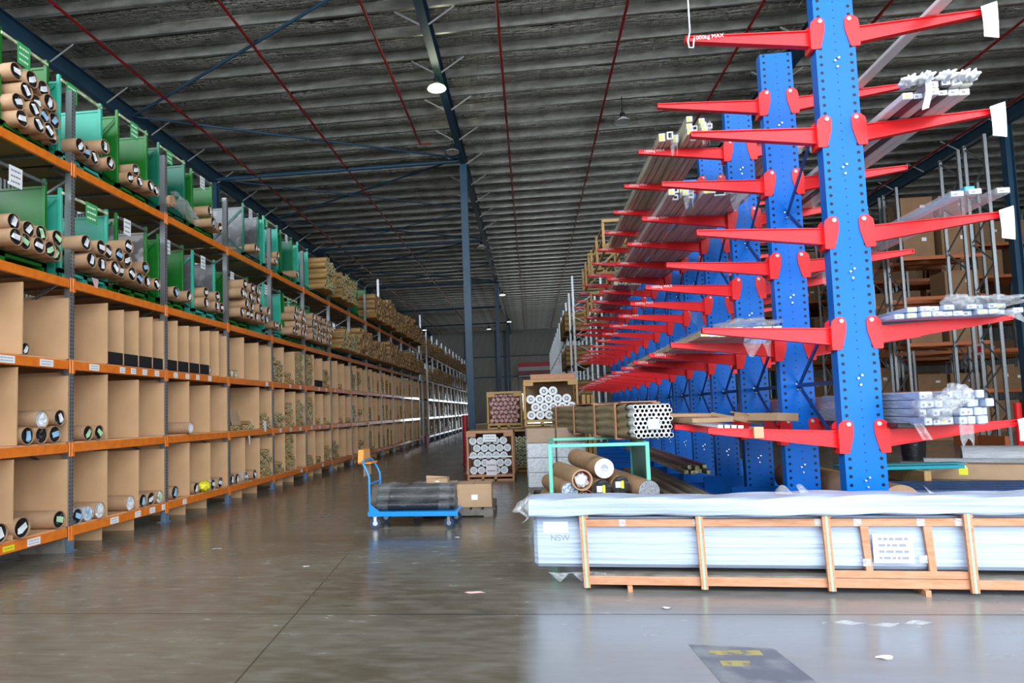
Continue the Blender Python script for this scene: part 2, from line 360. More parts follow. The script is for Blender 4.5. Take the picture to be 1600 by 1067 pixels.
for x in RX: struct(put('roof_rafter',rb,None,(x,0,RZ)))
# fly braces from rafter foot to every second purlin
fb=MB().bar((-.1,0,-.5),(-.85,0,-.03),.012,.05).bar((.1,0,-.5),(.85,0,-.03),.012,.05).mesh('fly_brace',T['flyb'])
for x in RX:
    for i in range(8,NP-20,2): struct(put('fly_brace',fb,None,(x,PY0+PS*i+.05,RZ)))
# columns
def column_mesh(h):
    b=MB().box(-.15,.15,-.15,-.13,0,h).box(-.15,.15,.13,.15,0,h).box(-.01,.01,-.13,.13,0,h).box(-.22,.22,-.22,.22,0,.02)
    return b.mesh('steel_column',T['navy'])
cmh=column_mesh(RZ-.55)
COLY=[27.6,54.5,81.0]
for x in RX:
    for y in COLY: struct(put('steel_column',cmh,None,(x,y,0),(0,0,pi/2 if x==19.4 else 0)))
# roof bracing between the left rafters
for i,y in enumerate((27.6,41,54.5,68,81)):
    struct(MB().cyl((-13.9,y,RZ-.35),(-2.65,y,RZ-.35),.085,12).build('roof_strut',T['navy']))
zz=[8.0,14.7,21.3,27.4,34.2,40.8,47.5,54.3]
for i in range(len(zz)-1):
    xa,xb=(-2.65,-13.9) if i%2 else (-13.9,-2.65)
    struct(MB().cyl((xa,zz[i],RZ-.3),(xb,zz[i+1],RZ-.3),.045,8).build('roof_brace',T['navy']))
    if i>=3: struct(MB().cyl((xb,zz[i],RZ-.42),(xa,zz[i+1],RZ-.42),.03,8).build('roof_brace',T['navy']))
# sprinkler pipes
for x,y1 in ((-12.0,88),(-7.75,88),(-4.1,25.5),(-.5,88),(3.05,88),(6.8,88),(10.4,88),(14.9,88),(18.5,88)):
    b=MB().cyl((0,FY+.2,0),(0,y1,0),.044,8)
    for k in range(int((y1-4)/3)):b.cyl((0,6+3*k,0),(0,6.12+3*k,0),.055,8)
    for k in range(int((y1-4)/3)):b.cyl((0,7+3*k,0),(0,7+3*k,-.12),.012,6)
    if x==-4.1:b.cyl((-.05,y1,0),(.45,y1,0),.044,8)
    o=b.build('sprinkler_pipe',T['redpipe'],None,(x,0,RZ-.35))
    names={-12.0:'leftmost, above the stillage rack',-7.75:'second from the left',-4.1:'short one ending in a tee left of the steel column',-.5:'just right of the lit lamp',3.05:'passing the unlit white lamp',6.8:'above the red arms',10.4:'right of the tallest blue post',14.9:'crossing the upper right corner',18.5:'beyond the blue rack at far right'}
    tag(o,'red sprinkler pipe, '+names[x],'pipe','sprinkler pipes')
# high bay lamps
def lamp(x,y,kind,label):
    r=empty('high_bay_lamp',(x,y,RZ-.6),label,'lamp','high bay lamps')
    MB().cyl((0,0,0),(0,0,-.16),.09,14).cyl((0,0,.0),(0,0,.06 if abs(x+2.62)<.1 else .62),.02,8).build('housing',T['blackmat'],r)
    sh=MB().cyl((0,0,-.16),(0,0,-.34),.10,24,0,False,.30);sh.ring((0,0,-.34),(0,0,1),.28,.305,24).build('reflector',T['hotwhite'] if kind!='brass' else T['galv'],r)
    MB().cyl((0,0,-.30),(0,0,-.33),.27,24).build('lens',{'lit':T['lit'],'far':T['litfar']}.get(kind,T['hotwhite']),r)
    MB().cyl((0,0,-.33),(0,0,-.40),.012,6).build('finial',T['galv'],r)
    if kind=='lit':
        l=bpy.data.lights.new('lamp_light','POINT');l.energy=70;l.color=(.97,1,.72);l.shadow_soft_size=.25
        o=bpy.data.objects.new('lamp_light',l);COL.objects.link(o);o.location=(x,y,RZ-1.05)
lamp(-2.62,20.0,'lit','glowing yellow-green high bay lamp on the central roof beam')
lamp(3.75,23.6,'off','unlit white high bay lamp hanging alone right of centre')
lamp(-2.75,25.2,'brass','dull unlit lamp on the beam beside the steel column top')
lamp(-2.75,40.5,'off','unlit lamp on the central beam beyond the steel column')
lamp(-2.2,58,'far','small pale lamp far along the central beam')
lamp(-2.2,76,'far','smallest pale lamp near the end of the central beam')
lamp(-5.0,82,'far','pale lamp at far wall just left of the central beam')
lamp(-13.0,80,'far','pale lamp at far wall above the left rack end')
# far wall girts and door surround
struct(MB().box(WL,WR,BY-.12,BY-.01,6.3,6.45).box(WL,WR,BY-.12,BY-.01,9.2,9.35).build('trim_1',T['navy']))
for x in (-9,-4.6,-3.4,7.4,14): struct(MB().box(x-.18,x+.18,BY-.5,BY-.12,0,ZR-.3).build('wall_post',T['navy']))

# ------------------------------------------------------------------ left rack
XL,Y0,BAY=-5.91,7.70,2.1729
LV={'A':4.954,'B':3.422,'C':2.363,'D':1.304,'E':.245}
RUNS=[(-1,12),(0,12)]
BACK=-7.15
def upright_frame(x,y,h,label,galv=True,depth=1.2,sgn=-1,group='left rack upright frames'):
    r=empty('rack_upright_frame',(x,y,0),label,'rack frame',group)
    k=('upr',h)
    if k not in CACHE:
        CACHE[k]=MB().box(-.03,.03,-.036,.036,0,h).box(-.06,-.03,-.036,-.031,0,h).box(-.06,-.03,.031,.036,0,h).mesh('post',T['slot'])
        CACHE['foot']=MB().box(-.09,.06,-.075,.075,0,.012).box(-.035,.036,-.052,.052,.012,.17).mesh('base_plate',T['footblue'])
    put('post',CACHE[k],r);put('post',CACHE[k],r,(sgn*depth,0,0),(0,0,pi))
    put('base_plate',CACHE['foot'],r)
    kb=('lac',h,depth,sgn)
    if kb not in CACHE:
        b=MB();z=.3;s=0
        while z+.75<h:
            b.bar((sgn*.06,0,z+(0 if s else .6)),(sgn*(depth-.06),0,z+(.6 if s else 0)),.03,.03)
            z+=.65;s=1-s
        b.bar((sgn*.06,0,.25),(sgn*(depth-.06),0,.25),.03,.03)
        CACHE[kb]=b.mesh('lacing',T['galv'])
    put('lacing',CACHE[kb],r)
    return r
CACHE={}
T['footblue']=M('blue_galvanised_foot',(.20,.30,.44),.45,.5)
def bname(i): return 'nearest bay' if i<0 else ORD[i+1]+' bay'
LW={'A':'topmost','B':'fourth-level','C':'third-level','D':'second-level','E':'lowest'}
beam_b=MB().bbox(-.025,.025,.05,BAY-.05,-.058,.058,.006).box(-.029,-.0249,.05,BAY-.05,-.03,.03)
beam_me=beam_b.mesh('rack_beam',T['orange'])
conn_me=MB().bbox(.026,.040,.001,.05,-.11,.075,.004).mesh('connector',T['orange'])
conn_me2=MB().bbox(.026,.040,-.05,-.001,-.11,.075,.004).mesh('connector',T['orange'])
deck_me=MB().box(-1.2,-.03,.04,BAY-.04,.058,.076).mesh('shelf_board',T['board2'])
dk=MB()
dk.box(-1.2,-.03,0,.04,.018,.058)
cross_me=dk.mesh('cross_support',T['galv'])
deck2_me=MB().box(-1.2,.01,.04,BAY-.04,.058,.076).mesh('shelf_board',T['board'])
def bay(i,zs='ABCDE',xoff=0,run='left rack'):
    y=Y0+BAY*i
    for L in zs:
        o=put('rack_beam',beam_me,None,(XL+.02,y,LV[L]));tag(o,f'orange {LW[L]} beam, {bname(i)} of the {run}','beam','orange rack beams')
        put('connector',conn_me,o,(.0,.0,0));put('connector',conn_me2,o,(.0,BAY,0))
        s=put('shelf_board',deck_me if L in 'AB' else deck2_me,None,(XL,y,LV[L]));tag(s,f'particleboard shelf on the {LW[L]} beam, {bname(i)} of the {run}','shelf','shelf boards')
        if L in 'AB':
            for q in range(3):put('cross_support',cross_me,s,(0,.35+.7*q,0))
for i in range(-1,12): bay(i)
for i in range(-1,13):
    if i==0:lb='galvanised upright frame at the start of the second bay of the left rack'
    else: lb=f'galvanised upright frame at the start of the {bname(i)}, left rack'
    upright_frame(XL+.02,Y0+BAY*i,{8:7.0}.get(i,6.0),lb)
# dividers ---------------------------------------------------------
def divider(y,z0,z1,i,row,dn=False,cut=False):
    d=1.22;y0=-.008
    me=MB().box(-d,.0,-.008,.008,0,z1-z0).mesh('divider_panel',T['board'])
    return tag(put('divider_panel',me,None,(XL+.035,y,z0)),f'tan particleboard divider, {row} row, {i}','divider','particleboard dividers')
ROWZ={'top':(LV['C']+.078,LV['B']-.13),'middle':(LV['D']+.078,LV['C']-.08),'bottom':(LV['E']+.078,LV['D']-.08)}
th=[1/3,2/3];si=[1/3,.5,2/3,5/6];s6=[1/6,1/3,.5,2/3,5/6]
DIV={-1:dict(top=[.63],middle=[.6],bottom=[.58]),0:dict(top=si,middle=th,bottom=th),1:dict(top=s6,middle=th,bottom=th),
 2:dict(top=th,middle=[2/3],bottom=th)}
for i in range(-1,12):
    D=DIV.get(i,dict(top=th,middle=th,bottom=th))
    for row in ('top','middle','bottom'):
        z0,z1=ROWZ[row]
        fr=D[row]
        for k,f in enumerate(fr):
            divider(Y0+BAY*(i+f),z0,z1-(0 if k%2==0 else .04),f'{ORD[k]} panel of the {bname(i)}',row)
        divider(Y0+BAY*(i+1)-.048,z0,z1-.06,f'against the far post of the {bname(i)}',row)
        if i<4:divider(Y0+BAY*i+.048,z0,z1,f'against the near post of the {bname(i)}',row)
    # panels below the lowest beam
    for k,f in enumerate(fr if i>=0 else [.45]):
        me=MB().box(-.7,-.045,-.009,.009,0,LV['E']-.06).mesh('kick_panel',T['board'])
        tag(put('kick_panel',me,None,(XL,Y0+BAY*(i+f)-.3*(i<0),0)),f'particleboard support panel under the lowest beam, {ORD[k]} in the {bname(i)}','panel','panels below the lowest beam')
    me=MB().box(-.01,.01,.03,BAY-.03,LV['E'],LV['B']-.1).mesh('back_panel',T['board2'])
    tag(put('back_panel',me,None,(BACK,Y0+BAY*i,0)),f'board lining the back of the compartments, {bname(i)}','panel','back boards')
tag(MB().add([(-.6,-.05,0),(0,0,0),(-.02,0,.2),(-.42,-.05,.2),(-.6,-.035,0),(0,.015,0),(-.02,.015,.2),(-.42,-.035,.2)],[(0,1,2,3),(7,6,5,4),(0,4,5,1),(1,5,6,2),(2,6,7,3),(3,7,4,0)]).build('offcut_board',T['grey_wood'],None,(XL+.05,Y0-.1,0)),'dark board offcut leaning beneath the lowest beam at the near post','board')
# labels stuck on the beams
def card(parent,loc,w,h,mat='white',lines=2,rx=0,name='label_card',face='x',m2='blackmat',drop=0):
    b=MB()
    if face=='x': b.box(0,.002,-w/2,w/2,-h/2,h/2)
    else: b.box(-w/2,w/2,-.002,0,-h/2,h/2)
    rnd=random.Random(int(loc[1]*1000)+int(loc[2]*77))
    for k in range(lines):
        z=h/2-h*(k+.8)/(lines+.6);p=-w*.36
        while p<w*.34:
            q=min(p+rnd.uniform(.08,.2)*w,w*.38)
            if face=='x':b.box(.002,.0026,p,q,z-h*.045,z+h*.045,1)
            else:b.box(p,q,-.0026,-.002,z-h*.045,z+h*.045,1)
            p=q+.035*w
    return b.build(name,[T[mat],T[m2]],parent,loc,(rx,0,0))
T['inkgrey']=M('printed_ink',(.25,.26,.30),.7)
beams=[o for o in COL.objects if o.name.startswith('rack_beam')]
def beamat(i,L):
    for o in beams:
        if abs(o.location.y-(Y0+BAY*i))<.01 and abs(o.location.z-LV[L])<.01:return o
for i,L,f,wd in [(-1,'C',.52,.24),(-1,'C',.80,.22),(0,'C',.2,.2),(0,'C',.48,.12),(0,'C',.6,.12),(0,'C',.73,.12),(0,'C',.88,.12),(1,'C',.13,.12),(1,'C',.3,.12),(1,'C',.46,.12),(1,'C',.66,.12),
    (2,'C',.85,.15),(3,'C',.5,.12),(3,'C',.82,.12),(4,'C',.5,.12),(4,'C',.8,.12),(5,'C',.2,.12),(5,'C',.6,.12),(-1,'E',.72,.2),(0,'E',.4,.18),(0,'E',.65,.14),(0,'E',.82,.14),(0,'E',.96,.1),(1,'E',.25,.12),
    (3,'D',.2,.13),(3,'D',.5,.13),(3,'D',.8,.13),(4,'D',.2,.13),(4,'D',.5,.13),(4,'D',.85,.13),(5,'D',.3,.13),(5,'D',.7,.13),(3,'E',.82,.13),(4,'E',.6,.13),(6,'D',.3,.12),(6,'C',.6,.12),(6,'D',.8,.12)]:
    card(beamat(i,L),(.026,BAY*f,0),wd,.085,'white',2,m2='inkgrey')
card(beamat(-1,'E'),(.026,BAY*.55,0),.16,.06,'yellow',1)

# ------------------------------------------------------------------ rolls
def roll_parts(r,ln):
    k=('roll',r,ln)
    if k in CACHE:return CACHE[k]
    n=20
    w_=MB().cyl((0,0,0),(-ln,0,0),r,n,0,False);w_.ring((0,0,0),(1,0,0),r*.94,r,n);w_.cyl((0,0,0),(-.07,0,0),r*.94,n,0,False);w_.ring((-ln,0,0),(-1,0,0),.001,r,n)
    # bumpy paper fold lines
    cap=MB();n2=14;vs=[(-.05,0,0)]
    rnd=random.Random(3)
    for t in range(n2):
        a=2*pi*t/n2;vs.append((-.015-rnd.uniform(0,.03),r*.5*cos(a),r*.5*sin(a)))
    for t in range(n2):
        a=2*pi*t/n2;vs.append((-.02,r*.945*cos(a),r*.945*sin(a)))
    cap.add(vs,[(0,1+t,1+(t+1)%n2) for t in range(n2)]+[(1+t,1+n2+t,1+n2+(t+1)%n2,1+(t+1)%n2) for t in range(n2)])
    tg=MB().add([(.004,-r*.38,-r*.5),(.012,r*.30,-r*.42),(.0,r*.38,r*.48),(.008,-r*.22,r*.55),(-.004,r*.1,-r*.75)],[(0,1,2,3),(0,4,1)])
    CACHE[k]=(w_.mesh('roll',T['kraft']),cap,tg);return CACHE[k]
MC={}
def roll(y,z,x=-5.78,r=.1,ln=1.25,capm='black',tagm='white',wrap='kraft',label='',group=None,rx=0,parts=True,rz=0):
    base=roll_parts(r,ln);k=(r,ln,wrap)
    if k not in MC:
        me=base[0] if wrap=='kraft' else base[0].copy()
        if wrap!='kraft':me.materials[0]=T[wrap]
        MC[k]=me
    o=put('roll',MC[k],None,(x,y,z),(rx,0,rz));tag(o,label,'roll',group)
    kc=('c',r,capm)
    if kc not in MC:MC[kc]=base[1].mesh('end_cap',T[capm])
    put('end_cap',MC[kc],o)
    if tagm:
        kt=('t',r,tagm)
        if kt not in MC:MC[kt]=base[2].mesh('tag',T[tagm])
        put('tag',MC[kt],o,(0,0,0),(random.uniform(-.5,.5),0,0))
    return o
def rolls(pts,where,grp,r=.1,tags=('white',),ln=1.25,xj=.06,wrap='kraft',x=-5.78,cap='black'):
    rnd=random.Random(len(pts)*7+int(pts[0][0]*10))
    pts=sorted(pts,key=lambda p:(-round(p[1],1),p[0]))
    rowsz=[];
    for p in pts:
        if not rowsz or abs(rowsz[-1][0][1]-p[1])>r*1.1:rowsz.append([p])
        else:rowsz[-1].append(p)
    for ri,row in enumerate(rowsz):
        row.sort()
        for ci,(y,z) in enumerate(row):
            rn='only' if len(rowsz)==1 else ('top' if ri==0 else 'bottom' if ri==len(rowsz)-1 else ORD[ri]+'-from-top')
            tg=rnd.choice(tags);tn={'white':'white','blue_tag':'blue','green_tag':'green'}[tg]
            roll(y,z,x+rnd.uniform(-xj,xj),r,ln,cap,tg,wrap,f'brown roll, {tn} tag, {ORD[ci]} in {rn} row, {where}',grp,rnd.uniform(0,6.28))

# ------------------------------------------------------------------ stillages
def stillage(ya,yb,z,frame,sheetm,label,h=1.16,sign=None,front=-5.96,depth=1.12):
    r=empty('stillage',(front,ya,z),label,'stillage','steel stillages on the left rack')
    W=yb-ya;f=T[frame];s=T[sheetm]
    b=MB()
    b.box(-depth,0,.0,W,.10,.125)
    for k in (0,W/2-.04,W-.08):b.box(-depth,0,k,k+.08,0,.1)
    for x in(-.06,-depth):b.box(x,x+.06,0,W,.06,.12)
    b.build('pallet_base',f,r)
    pm_=MB().bbox(-.022,.022,-.022,.022,0,h,.003).mesh('post',f)
    for px,py in((-.022,.022),(-.022,W-.022),(-depth+.022,.022),(-depth+.022,W-.022)):put('post',pm_,r,(px,py,0))
    for k in(.022,W-.022):
        q=MB().box(-depth+.04,-.04,-.004,.004,.12,h-.1)
        q.box(-depth+.04,-.04,-.015,.015,h-.12,h-.09).build('side_panel',s,r,(0,k,0))
        if k==.022:MB().bar((-.05,-.02,.15),(-depth+.1,-.02,h-.15),.012,.03).bar((-.05,-.024,h-.15),(-depth+.1,-.024,.15),.012,.03).build('brace',f,r)
    MB().box(-depth+.01,-depth+.02,.04,W-.04,.12,h-.1).build('back_panel',s,r)
    MB().bbox(-.012,.012,.02,W-.02,h-.085,h-.045,.004).build('top_rail',T['railtape'] if sign and sign[0]=='sign_green' else T['galv'],r)
    if sign:
        mat,f_,wd,hh=sign
        card(r,(.014,W*f_,h-.075-hh*.35),wd,hh,mat,3,name='sign',m2='white' if mat=='sign_green' else 'inkgrey')
    return r
ZA,ZB=LV['A']+.076,LV['B']+.076
SG=('sign_green',.5,.2,.27);SW=('white',.4,.16,.22)
stillage(6.60,7.38,ZA,'green','green','tall green stillage full of rolls, at top left corner',1.22,('sign_green',.45,.2,.27))
stillage(7.56,8.42,ZA,'teal','teal','teal stillage on the top level just past the near post',1.15,('sign_green',.25,.2,.25))
stillage(8.76,9.53,ZA,'green','green','green stillage on the top level, second past the near post',1.24,('sign_green',.5,.2,.25))
stillage(9.84,10.66,ZA,'dkteal','dkteal','dark teal stillage on the top level holding the film-wrapped roll',1.2,('sign_green',.35,.18,.24))
stillage(10.88,11.66,ZA,'green','green','green stillage on the top level left of the grey ones',1.15,('white',.45,.17,.22))
stillage(13.0,13.80,ZA,'dkteal','grey_sheet','grey sheet stillage with dark green posts on the top level',1.2,('white',.4,.17,.22))
stillage(14.06,14.9,ZA,'teal','teal','bright teal stillage on the top level right of the grey one',1.24,('sign_green',.15,.16,.22))
stillage(15.1,15.86,ZA,'green','dkteal','dark green stillage on the top level behind the bright teal one',1.2,('white',.4,.16,.2))
stillage(16.25,17.05,ZA,'teal','teal','teal stillage on the top level next to the taped rolls',1.2)
stillage(6.0,7.37,ZB,'green','green','dark green stillage on the second highest level at left edge',1.2,('white',.62,.2,.24))
stillage(7.60,8.56,ZB,'teal','teal','teal stillage on the second level past the near post',1.18,('sign_green',.6,.24,.27))
stillage(8.74,9.52,ZB,'green','peeled','stillage with peeling grey paint on the second highest level',1.2,('white',.3,.17,.24))
stillage(9.82,10.6,ZB,'green','green','green stillage on the second level with two rolls in front',1.18,('white',.3,.17,.24))
stillage(10.9,11.74,ZB,'teal','grey_sheet','grey sheet stillage with teal posts on the second level',1.18,('white',.4,.17,.24))
stillage(12.15,13.2,ZB,'green','green','green stillage hidden behind the big roll stack, second level',1.14,('white',.25,.16,.2))
stillage(14.0,15.02,ZB,'teal','teal','wide bright teal stillage on the second level above three rolls',1.2,('white',.1,.17,.22))
stillage(15.2,16.12,ZB,'green','green','green stillage with a green sign, second level, fourth bay',1.15,('sign_green',.3,.2,.26))
stillage(16.4,17.1,ZB,'green','dkteal','dark stillage behind the tagged roll stack, second level',1.15)
stillage(17.5,18.35,ZB,'teal','dkteal','low teal stillage on the second level at the fifth bay',.95)
bw=('white','white','blue_tag');gw=('green_tag','white')
A1=[(6.70,5.74),(6.86,5.72),(6.80,5.55),(7.07,5.71),(6.72,5.38),(6.98,5.49),(7.13,5.57),(7.27,5.61),(6.90,5.37),(6.78,5.21),(7.10,5.38),(7.27,5.40),(6.96,5.21),(7.13,5.21),(7.3,5.22)]
rolls(A1,'green corner stillage','rolls in the green corner stillage',.098,bw)
rolls([(7.70,5.26),(7.90,5.26),(8.09,5.26),(8.17,5.44),(8.31,5.26)],'teal top-level stillage','rolls in the teal top stillage',.097,bw)
rolls([(8.88,5.26),(9.06,5.26),(8.98,5.42),(9.25,5.26),(9.45,5.26)],'second green top-level stillage','rolls in the second green top stillage',.09,bw)
rolls([(11.10,5.44),(11.24,5.27),(11.43,5.27),(11.6,5.27)],'green stillage beside the grey one','rolls beside the grey stillage',.095,bw)
rolls([(13.1,5.26),(13.28,5.26)],'grey top-level stillage','rolls in the grey top stillage',.085)
rolls([(14.3,5.26),(14.47,5.26),(14.38,5.41)],'bright teal top stillage','rolls in the bright teal top stillage',.085)
rolls([(15.85,5.27)],'dark green top stillage','roll in the dark green top stillage',.1)
rolls([(6.85,3.90),(6.76,3.73),(7.04,3.90),(6.95,3.73),(7.25,3.90),(7.14,3.73),(7.33,3.73),(6.57,3.73),(6.62,3.92)],'dark green second-level stillage','rolls in the dark green stillage',.098,gw,x=-5.74)
rolls([(7.72,3.96),(8.01,3.97),(8.23,3.97),(8.62,4.14),(8.43,3.97),(8.64,3.95),(7.84,3.76),(8.10,3.76),(8.31,3.76),(8.52,3.77),(8.73,3.76)],'teal second-level stillage','rolls in the teal second-level stillage',.102,bw,x=-5.72)
rolls([(9.09,3.94),(9.0,3.75),(9.2,3.75),(9.42,3.75)],'peeling grey stillage','rolls before the peeling stillage',.095,bw,x=-5.74)
rolls([(10.1,3.75),(10.5,3.75)],'green stillage above the black bins','rolls before the green second-level stillage',.1,('white','blue_tag'))
rolls([(11.12,3.93),(11.08,3.74),(11.55,3.93),(11.50,3.74),(11.72,3.74)],'grey stillage with teal posts','rolls before the grey second-level stillage',.1,('white',))
b6=[]
for rr in range(4):
    for cc in range(6):
        if rr>=2 and cc>4: continue
        b6.append((12.28+.215*cc+(.1 if rr%2 else 0)+.12*(rr<2),3.76+.186*rr+ (0)))
rolls(b6,'big stack on second level','rolls of the big stack',.105,bw,x=-5.70)
rolls([(14.15,3.74),(14.36,3.74),(14.57,3.74)],'before the wide teal stillage','three rolls before the wide teal stillage',.09)
def block(y0,y1,z,nr,r,where,grp,cap='black',tags=('white',),x=-5.7,wrap='kraft'):
    pts=[];n=int((y1-y0)/(2.05*r))
    for rr in range(nr):
        for c in range(n-(rr%2)):pts.append((y0+r+2.05*r*c+(r if rr%2 else 0),z+r+rr*r*1.78))
    rolls(pts,where,grp,r,tags,x=x,wrap=wrap,cap=cap)
block(15.15,16.25,ZB+.13,4,.1,'tagged stack by the yellow-green sign','rolls of the tagged stack')
block(16.42,18.3,ZB+.13,4,.1,'wide tagged stack at the fifth bay','rolls of the wide tagged stack',tags=('white','blue_tag'))
# film wrapped roll spilling out
o=MB().cyl((0,0,0),(-1.2,0,0),.1,20).build('roll',T['kraft'],None,(-5.8,9.98,5.26));tag(o,'roll in loose clear film hanging over the top beam','roll')
def blob(u,v):
    a=2*pi*u;rr=(.115+.035*sin(5*a+9*v)+.02*sin(11*a))*(1-.35*v)
    return (-.05+.06*sin(7*v+a),-.12+.75*v,.0+rr*sin(a)-.18*v*v) if False else (rr*cos(a)*.9,.75*v,rr*sin(a)-.16*v*v)
sheet('film_wrap',T['clearw'],blob,24,12,o,(.02,-.05,.02))
# small tubes -------------------------------------------------------
def tube_mesh(r,ln,side,end,core=None):
    k=('tube',r,ln,side,end,core)
    if k in CACHE:return CACHE[k]
    n=12;b=MB().cyl((0,0,0),(-ln,0,0),r,n,0,False);b.ring((0,0,0),(1,0,0),r*.5,r,n,1);b.ring((-.01,0,0),(1,0,0),.0005,r*.5,n,2);b.cyl((0,0,0),(-.01,0,0),r*.5,n,2,False)
    b.ring((-ln,0,0),(-1,0,0),.0005,r,n,0)
    CACHE[k]=b.mesh('tube',[T[side],T[end],T[core or 'pipe_in']]);return CACHE[k]
NT=[0]
CAPN={};OVER={}
def over(name,x,y,z,r,ln,side,end):
    k=(name,side,end);b=OVER.setdefault(k,MB());n=9
    b.cyl((x,y,z),(x-ln,y,z),r,n,0,False);b.ring((x,y,z),(1,0,0),r*.5,r,n,1);b.ring((x-.01,y,z),(1,0,0),.0005,r*.5,n,2)
def pile(y0,y1,z,nr,r,label,grp,side='kraft2',end='cream',x=-5.9,cat='tube',ln=.9,fill=1,name='wrapped_tube',gaps=0,seed=1):
    rnd=random.Random(int(y0*100)+seed);n=max(1,int((y1-y0)/(2.04*r)))
    me=tube_mesh(r,ln,side,end)
    for rr in range(nr):
        m=n-(rr%2)
        for c in range(m):
            if rr>0 and rr>=nr*(fill+ (1-fill)*0) and rnd.random()<.5:continue
            if gaps and rr==nr-1 and rnd.random()<gaps:continue
            px_,py_,pz_=x+rnd.uniform(-.06,.06),y0+r*1.02+2.04*r*c+(r if rr%2 else 0),z+r+rr*r*1.76
            CAPN[name]=CAPN.get(name,0)+1
            if CAPN[name]>290:over(name,px_,py_,pz_,r,ln,side,end);continue
            o=put(name,me,None,(px_,py_,pz_),(rnd.uniform(0,6),0,0))
            tag(o,label%(ORD[c],ORD[rr]),cat,grp);NT[0]+=1
RZ3,RZ2,RZ1=LV['C']+.078,LV['D']+.078,LV['E']+.078
def cell(i,c,row,nr,r=.047,gaps=.4,n=3,end='cream',side='kraft2',part=1.0,ln=.9):
    z={'top':RZ3,'middle':RZ2,'bottom':RZ1}[row];y0=Y0+BAY*(i+c/3)+.03;y1=Y0+BAY*(i+(c+1)/3)-.03
    if c==0:y0+=.03
    if c==2:y1-=.05
    y1=y0+(y1-y0)*part
    pile(y0,y1,z,nr,r,f'kraft tube, %s in %s layer, {row} row, {ORD[c]} compartment, {bname(i)}',f'tubes, {row} row compartment {ORD[c]}, {bname(i)}',side,end,gaps=gaps,ln=ln)
for a in [(2,0,'middle',2),(2,1,'middle',2),(2,2,'middle',4),(2,2,'bottom',7),
          (3,0,'top',7),(3,1,'top',3),(3,2,'top',10),(3,0,'middle',4),(3,1,'middle',7),(3,2,'middle',8),(3,0,'bottom',3),(3,1,'bottom',10),
          (4,0,'top',10),(4,2,'top',6),(4,0,'middle',9),(4,1,'middle',2),(4,2,'middle',2),(4,1,'bottom',2),(4,0,'bottom',3),(4,2,'bottom',5)]:
    dk_=a in [(3,0,'top',7),(4,0,'bottom',3)]
    cell(*a)
# three large mixed cells further off, bigger tubes
for a in [(5,1,'top',1),(5,1,'middle',1),(5,2,'middle',1),(5,0,'bottom',4),(6,0,'top',5),(6,1,'top',5),(6,0,'middle',4),(6,1,'middle',3),(6,1,'bottom',3),(7,0,'bottom',2)]:
    cell(*a,r=.075)
# named rolls in the compartments
def rr_(y,z,row,desc,r=.1,x=-5.86,cap='black',tg='white',wrap='kraft',ln=1.1):
    roll(y,z,x,r,ln,cap,tg,wrap,desc,'rolls in the compartments',random.uniform(0,6))
rr_(7.04,RZ3+.075,'top','small mottled-end roll, top row left of the near post',.075,x=-5.95)
rr_(7.20,RZ2+.29,'m','roll with grey lined end resting on three rolls, middle row',.11,cap='whiteend',tg=None)
for y,d,t in((6.98,'first','blue_tag'),(7.20,'second',None),(7.42,'third','blue_tag')):
    rr_(y,RZ2+.105,'m',f'{d} of three rolls on the middle shelf left of the near post',.105,tg=t)
rr_(7.50,RZ2+.31,'m','roll resting beside the post above three rolls, middle row',.1,tg='white')
rr_(8.02,RZ2+.1,'m','left of two rolls with green tags, middle row past the near post',.1,tg='green_tag')
rr_(8.24,RZ2+.1,'m','right of two rolls with green tags, middle row past the near post',.1,tg='green_tag')
rr_(10.52,RZ2+.1,'m','single long roll on middle shelf of the third bay',.1,cap='whiteend',tg=None,x=-5.8)
rr_(6.60,RZ1+.11,'b','roll cut by the photo edge on the lowest shelf',.11)
rr_(6.88,RZ1+.12,'b','large grey-brown roll with white tag on the lowest shelf at left',.12,x=-5.83)
rr_(7.50,RZ1+.11,'b','long roll with green tag beside the near post, lowest shelf',.11,tg='green_tag')
rr_(7.83,RZ1+.1,'b','dark rimmed roll just right of the near post, lowest shelf',.1,wrap='clearw',tg='blue_tag')
rr_(8.03,RZ1+.1,'b','roll in crumpled white film on the lowest shelf',.1,wrap='clearw',cap='whiteend',tg='blue_tag')
rr_(8.26,RZ1+.11,'b','roll with white paper end beside the film-wrapped one',.11,cap='whiteend',tg='white')
rr_(8.93,RZ1+.11,'b','long roll alone with pale end in second compartment, lowest shelf',.11,cap='whiteend',tg=None)
rr_(9.24,RZ1+.1,'b','first of three short rolls before the second post, lowest shelf',.1,tg='blue_tag')
rr_(9.45,RZ1+.1,'b','second of three short rolls before the second post, lowest shelf',.1)
rr_(9.68,RZ1+.1,'b','pale ended roll right before the second post, lowest shelf',.1,cap='whiteend',tg='green_tag')
rr_(10.12,RZ1+.11,'b','roll with blue-white tag just past the second post, lowest shelf',.11,tg='blue_tag')
rr_(10.80,RZ1+.1,'b','roll left of the yellow bundle on the lowest shelf',.1)
rr_(11.40,RZ1+.1,'b','roll in clear film right of the yellow bundle, lowest shelf',.1,wrap='clearw')
rr_(11.68,RZ1+.1,'b','roll between the film-wrapped one and the third post, lowest shelf',.1)
for k,y in enumerate((12.16,12.38,12.78,13.2)):
    rr_(y,RZ1+.1,'b',f'{ORD[k]} of four rolls past the third post, lowest shelf',.1,wrap='clearw' if k==2 else 'kraft')
rr_(11.40,RZ3+.09,'t','roll with crossed tape end, right of the black bins',.09,x=-5.93)
rr_(12.33,RZ3+.08,'t','left of two short rolls at the top row after the third post',.08,x=-5.93,cap='cream')
rr_(12.52,RZ3+.08,'t','right of two short rolls at the top row after the third post',.08,x=-5.93,cap='cream')
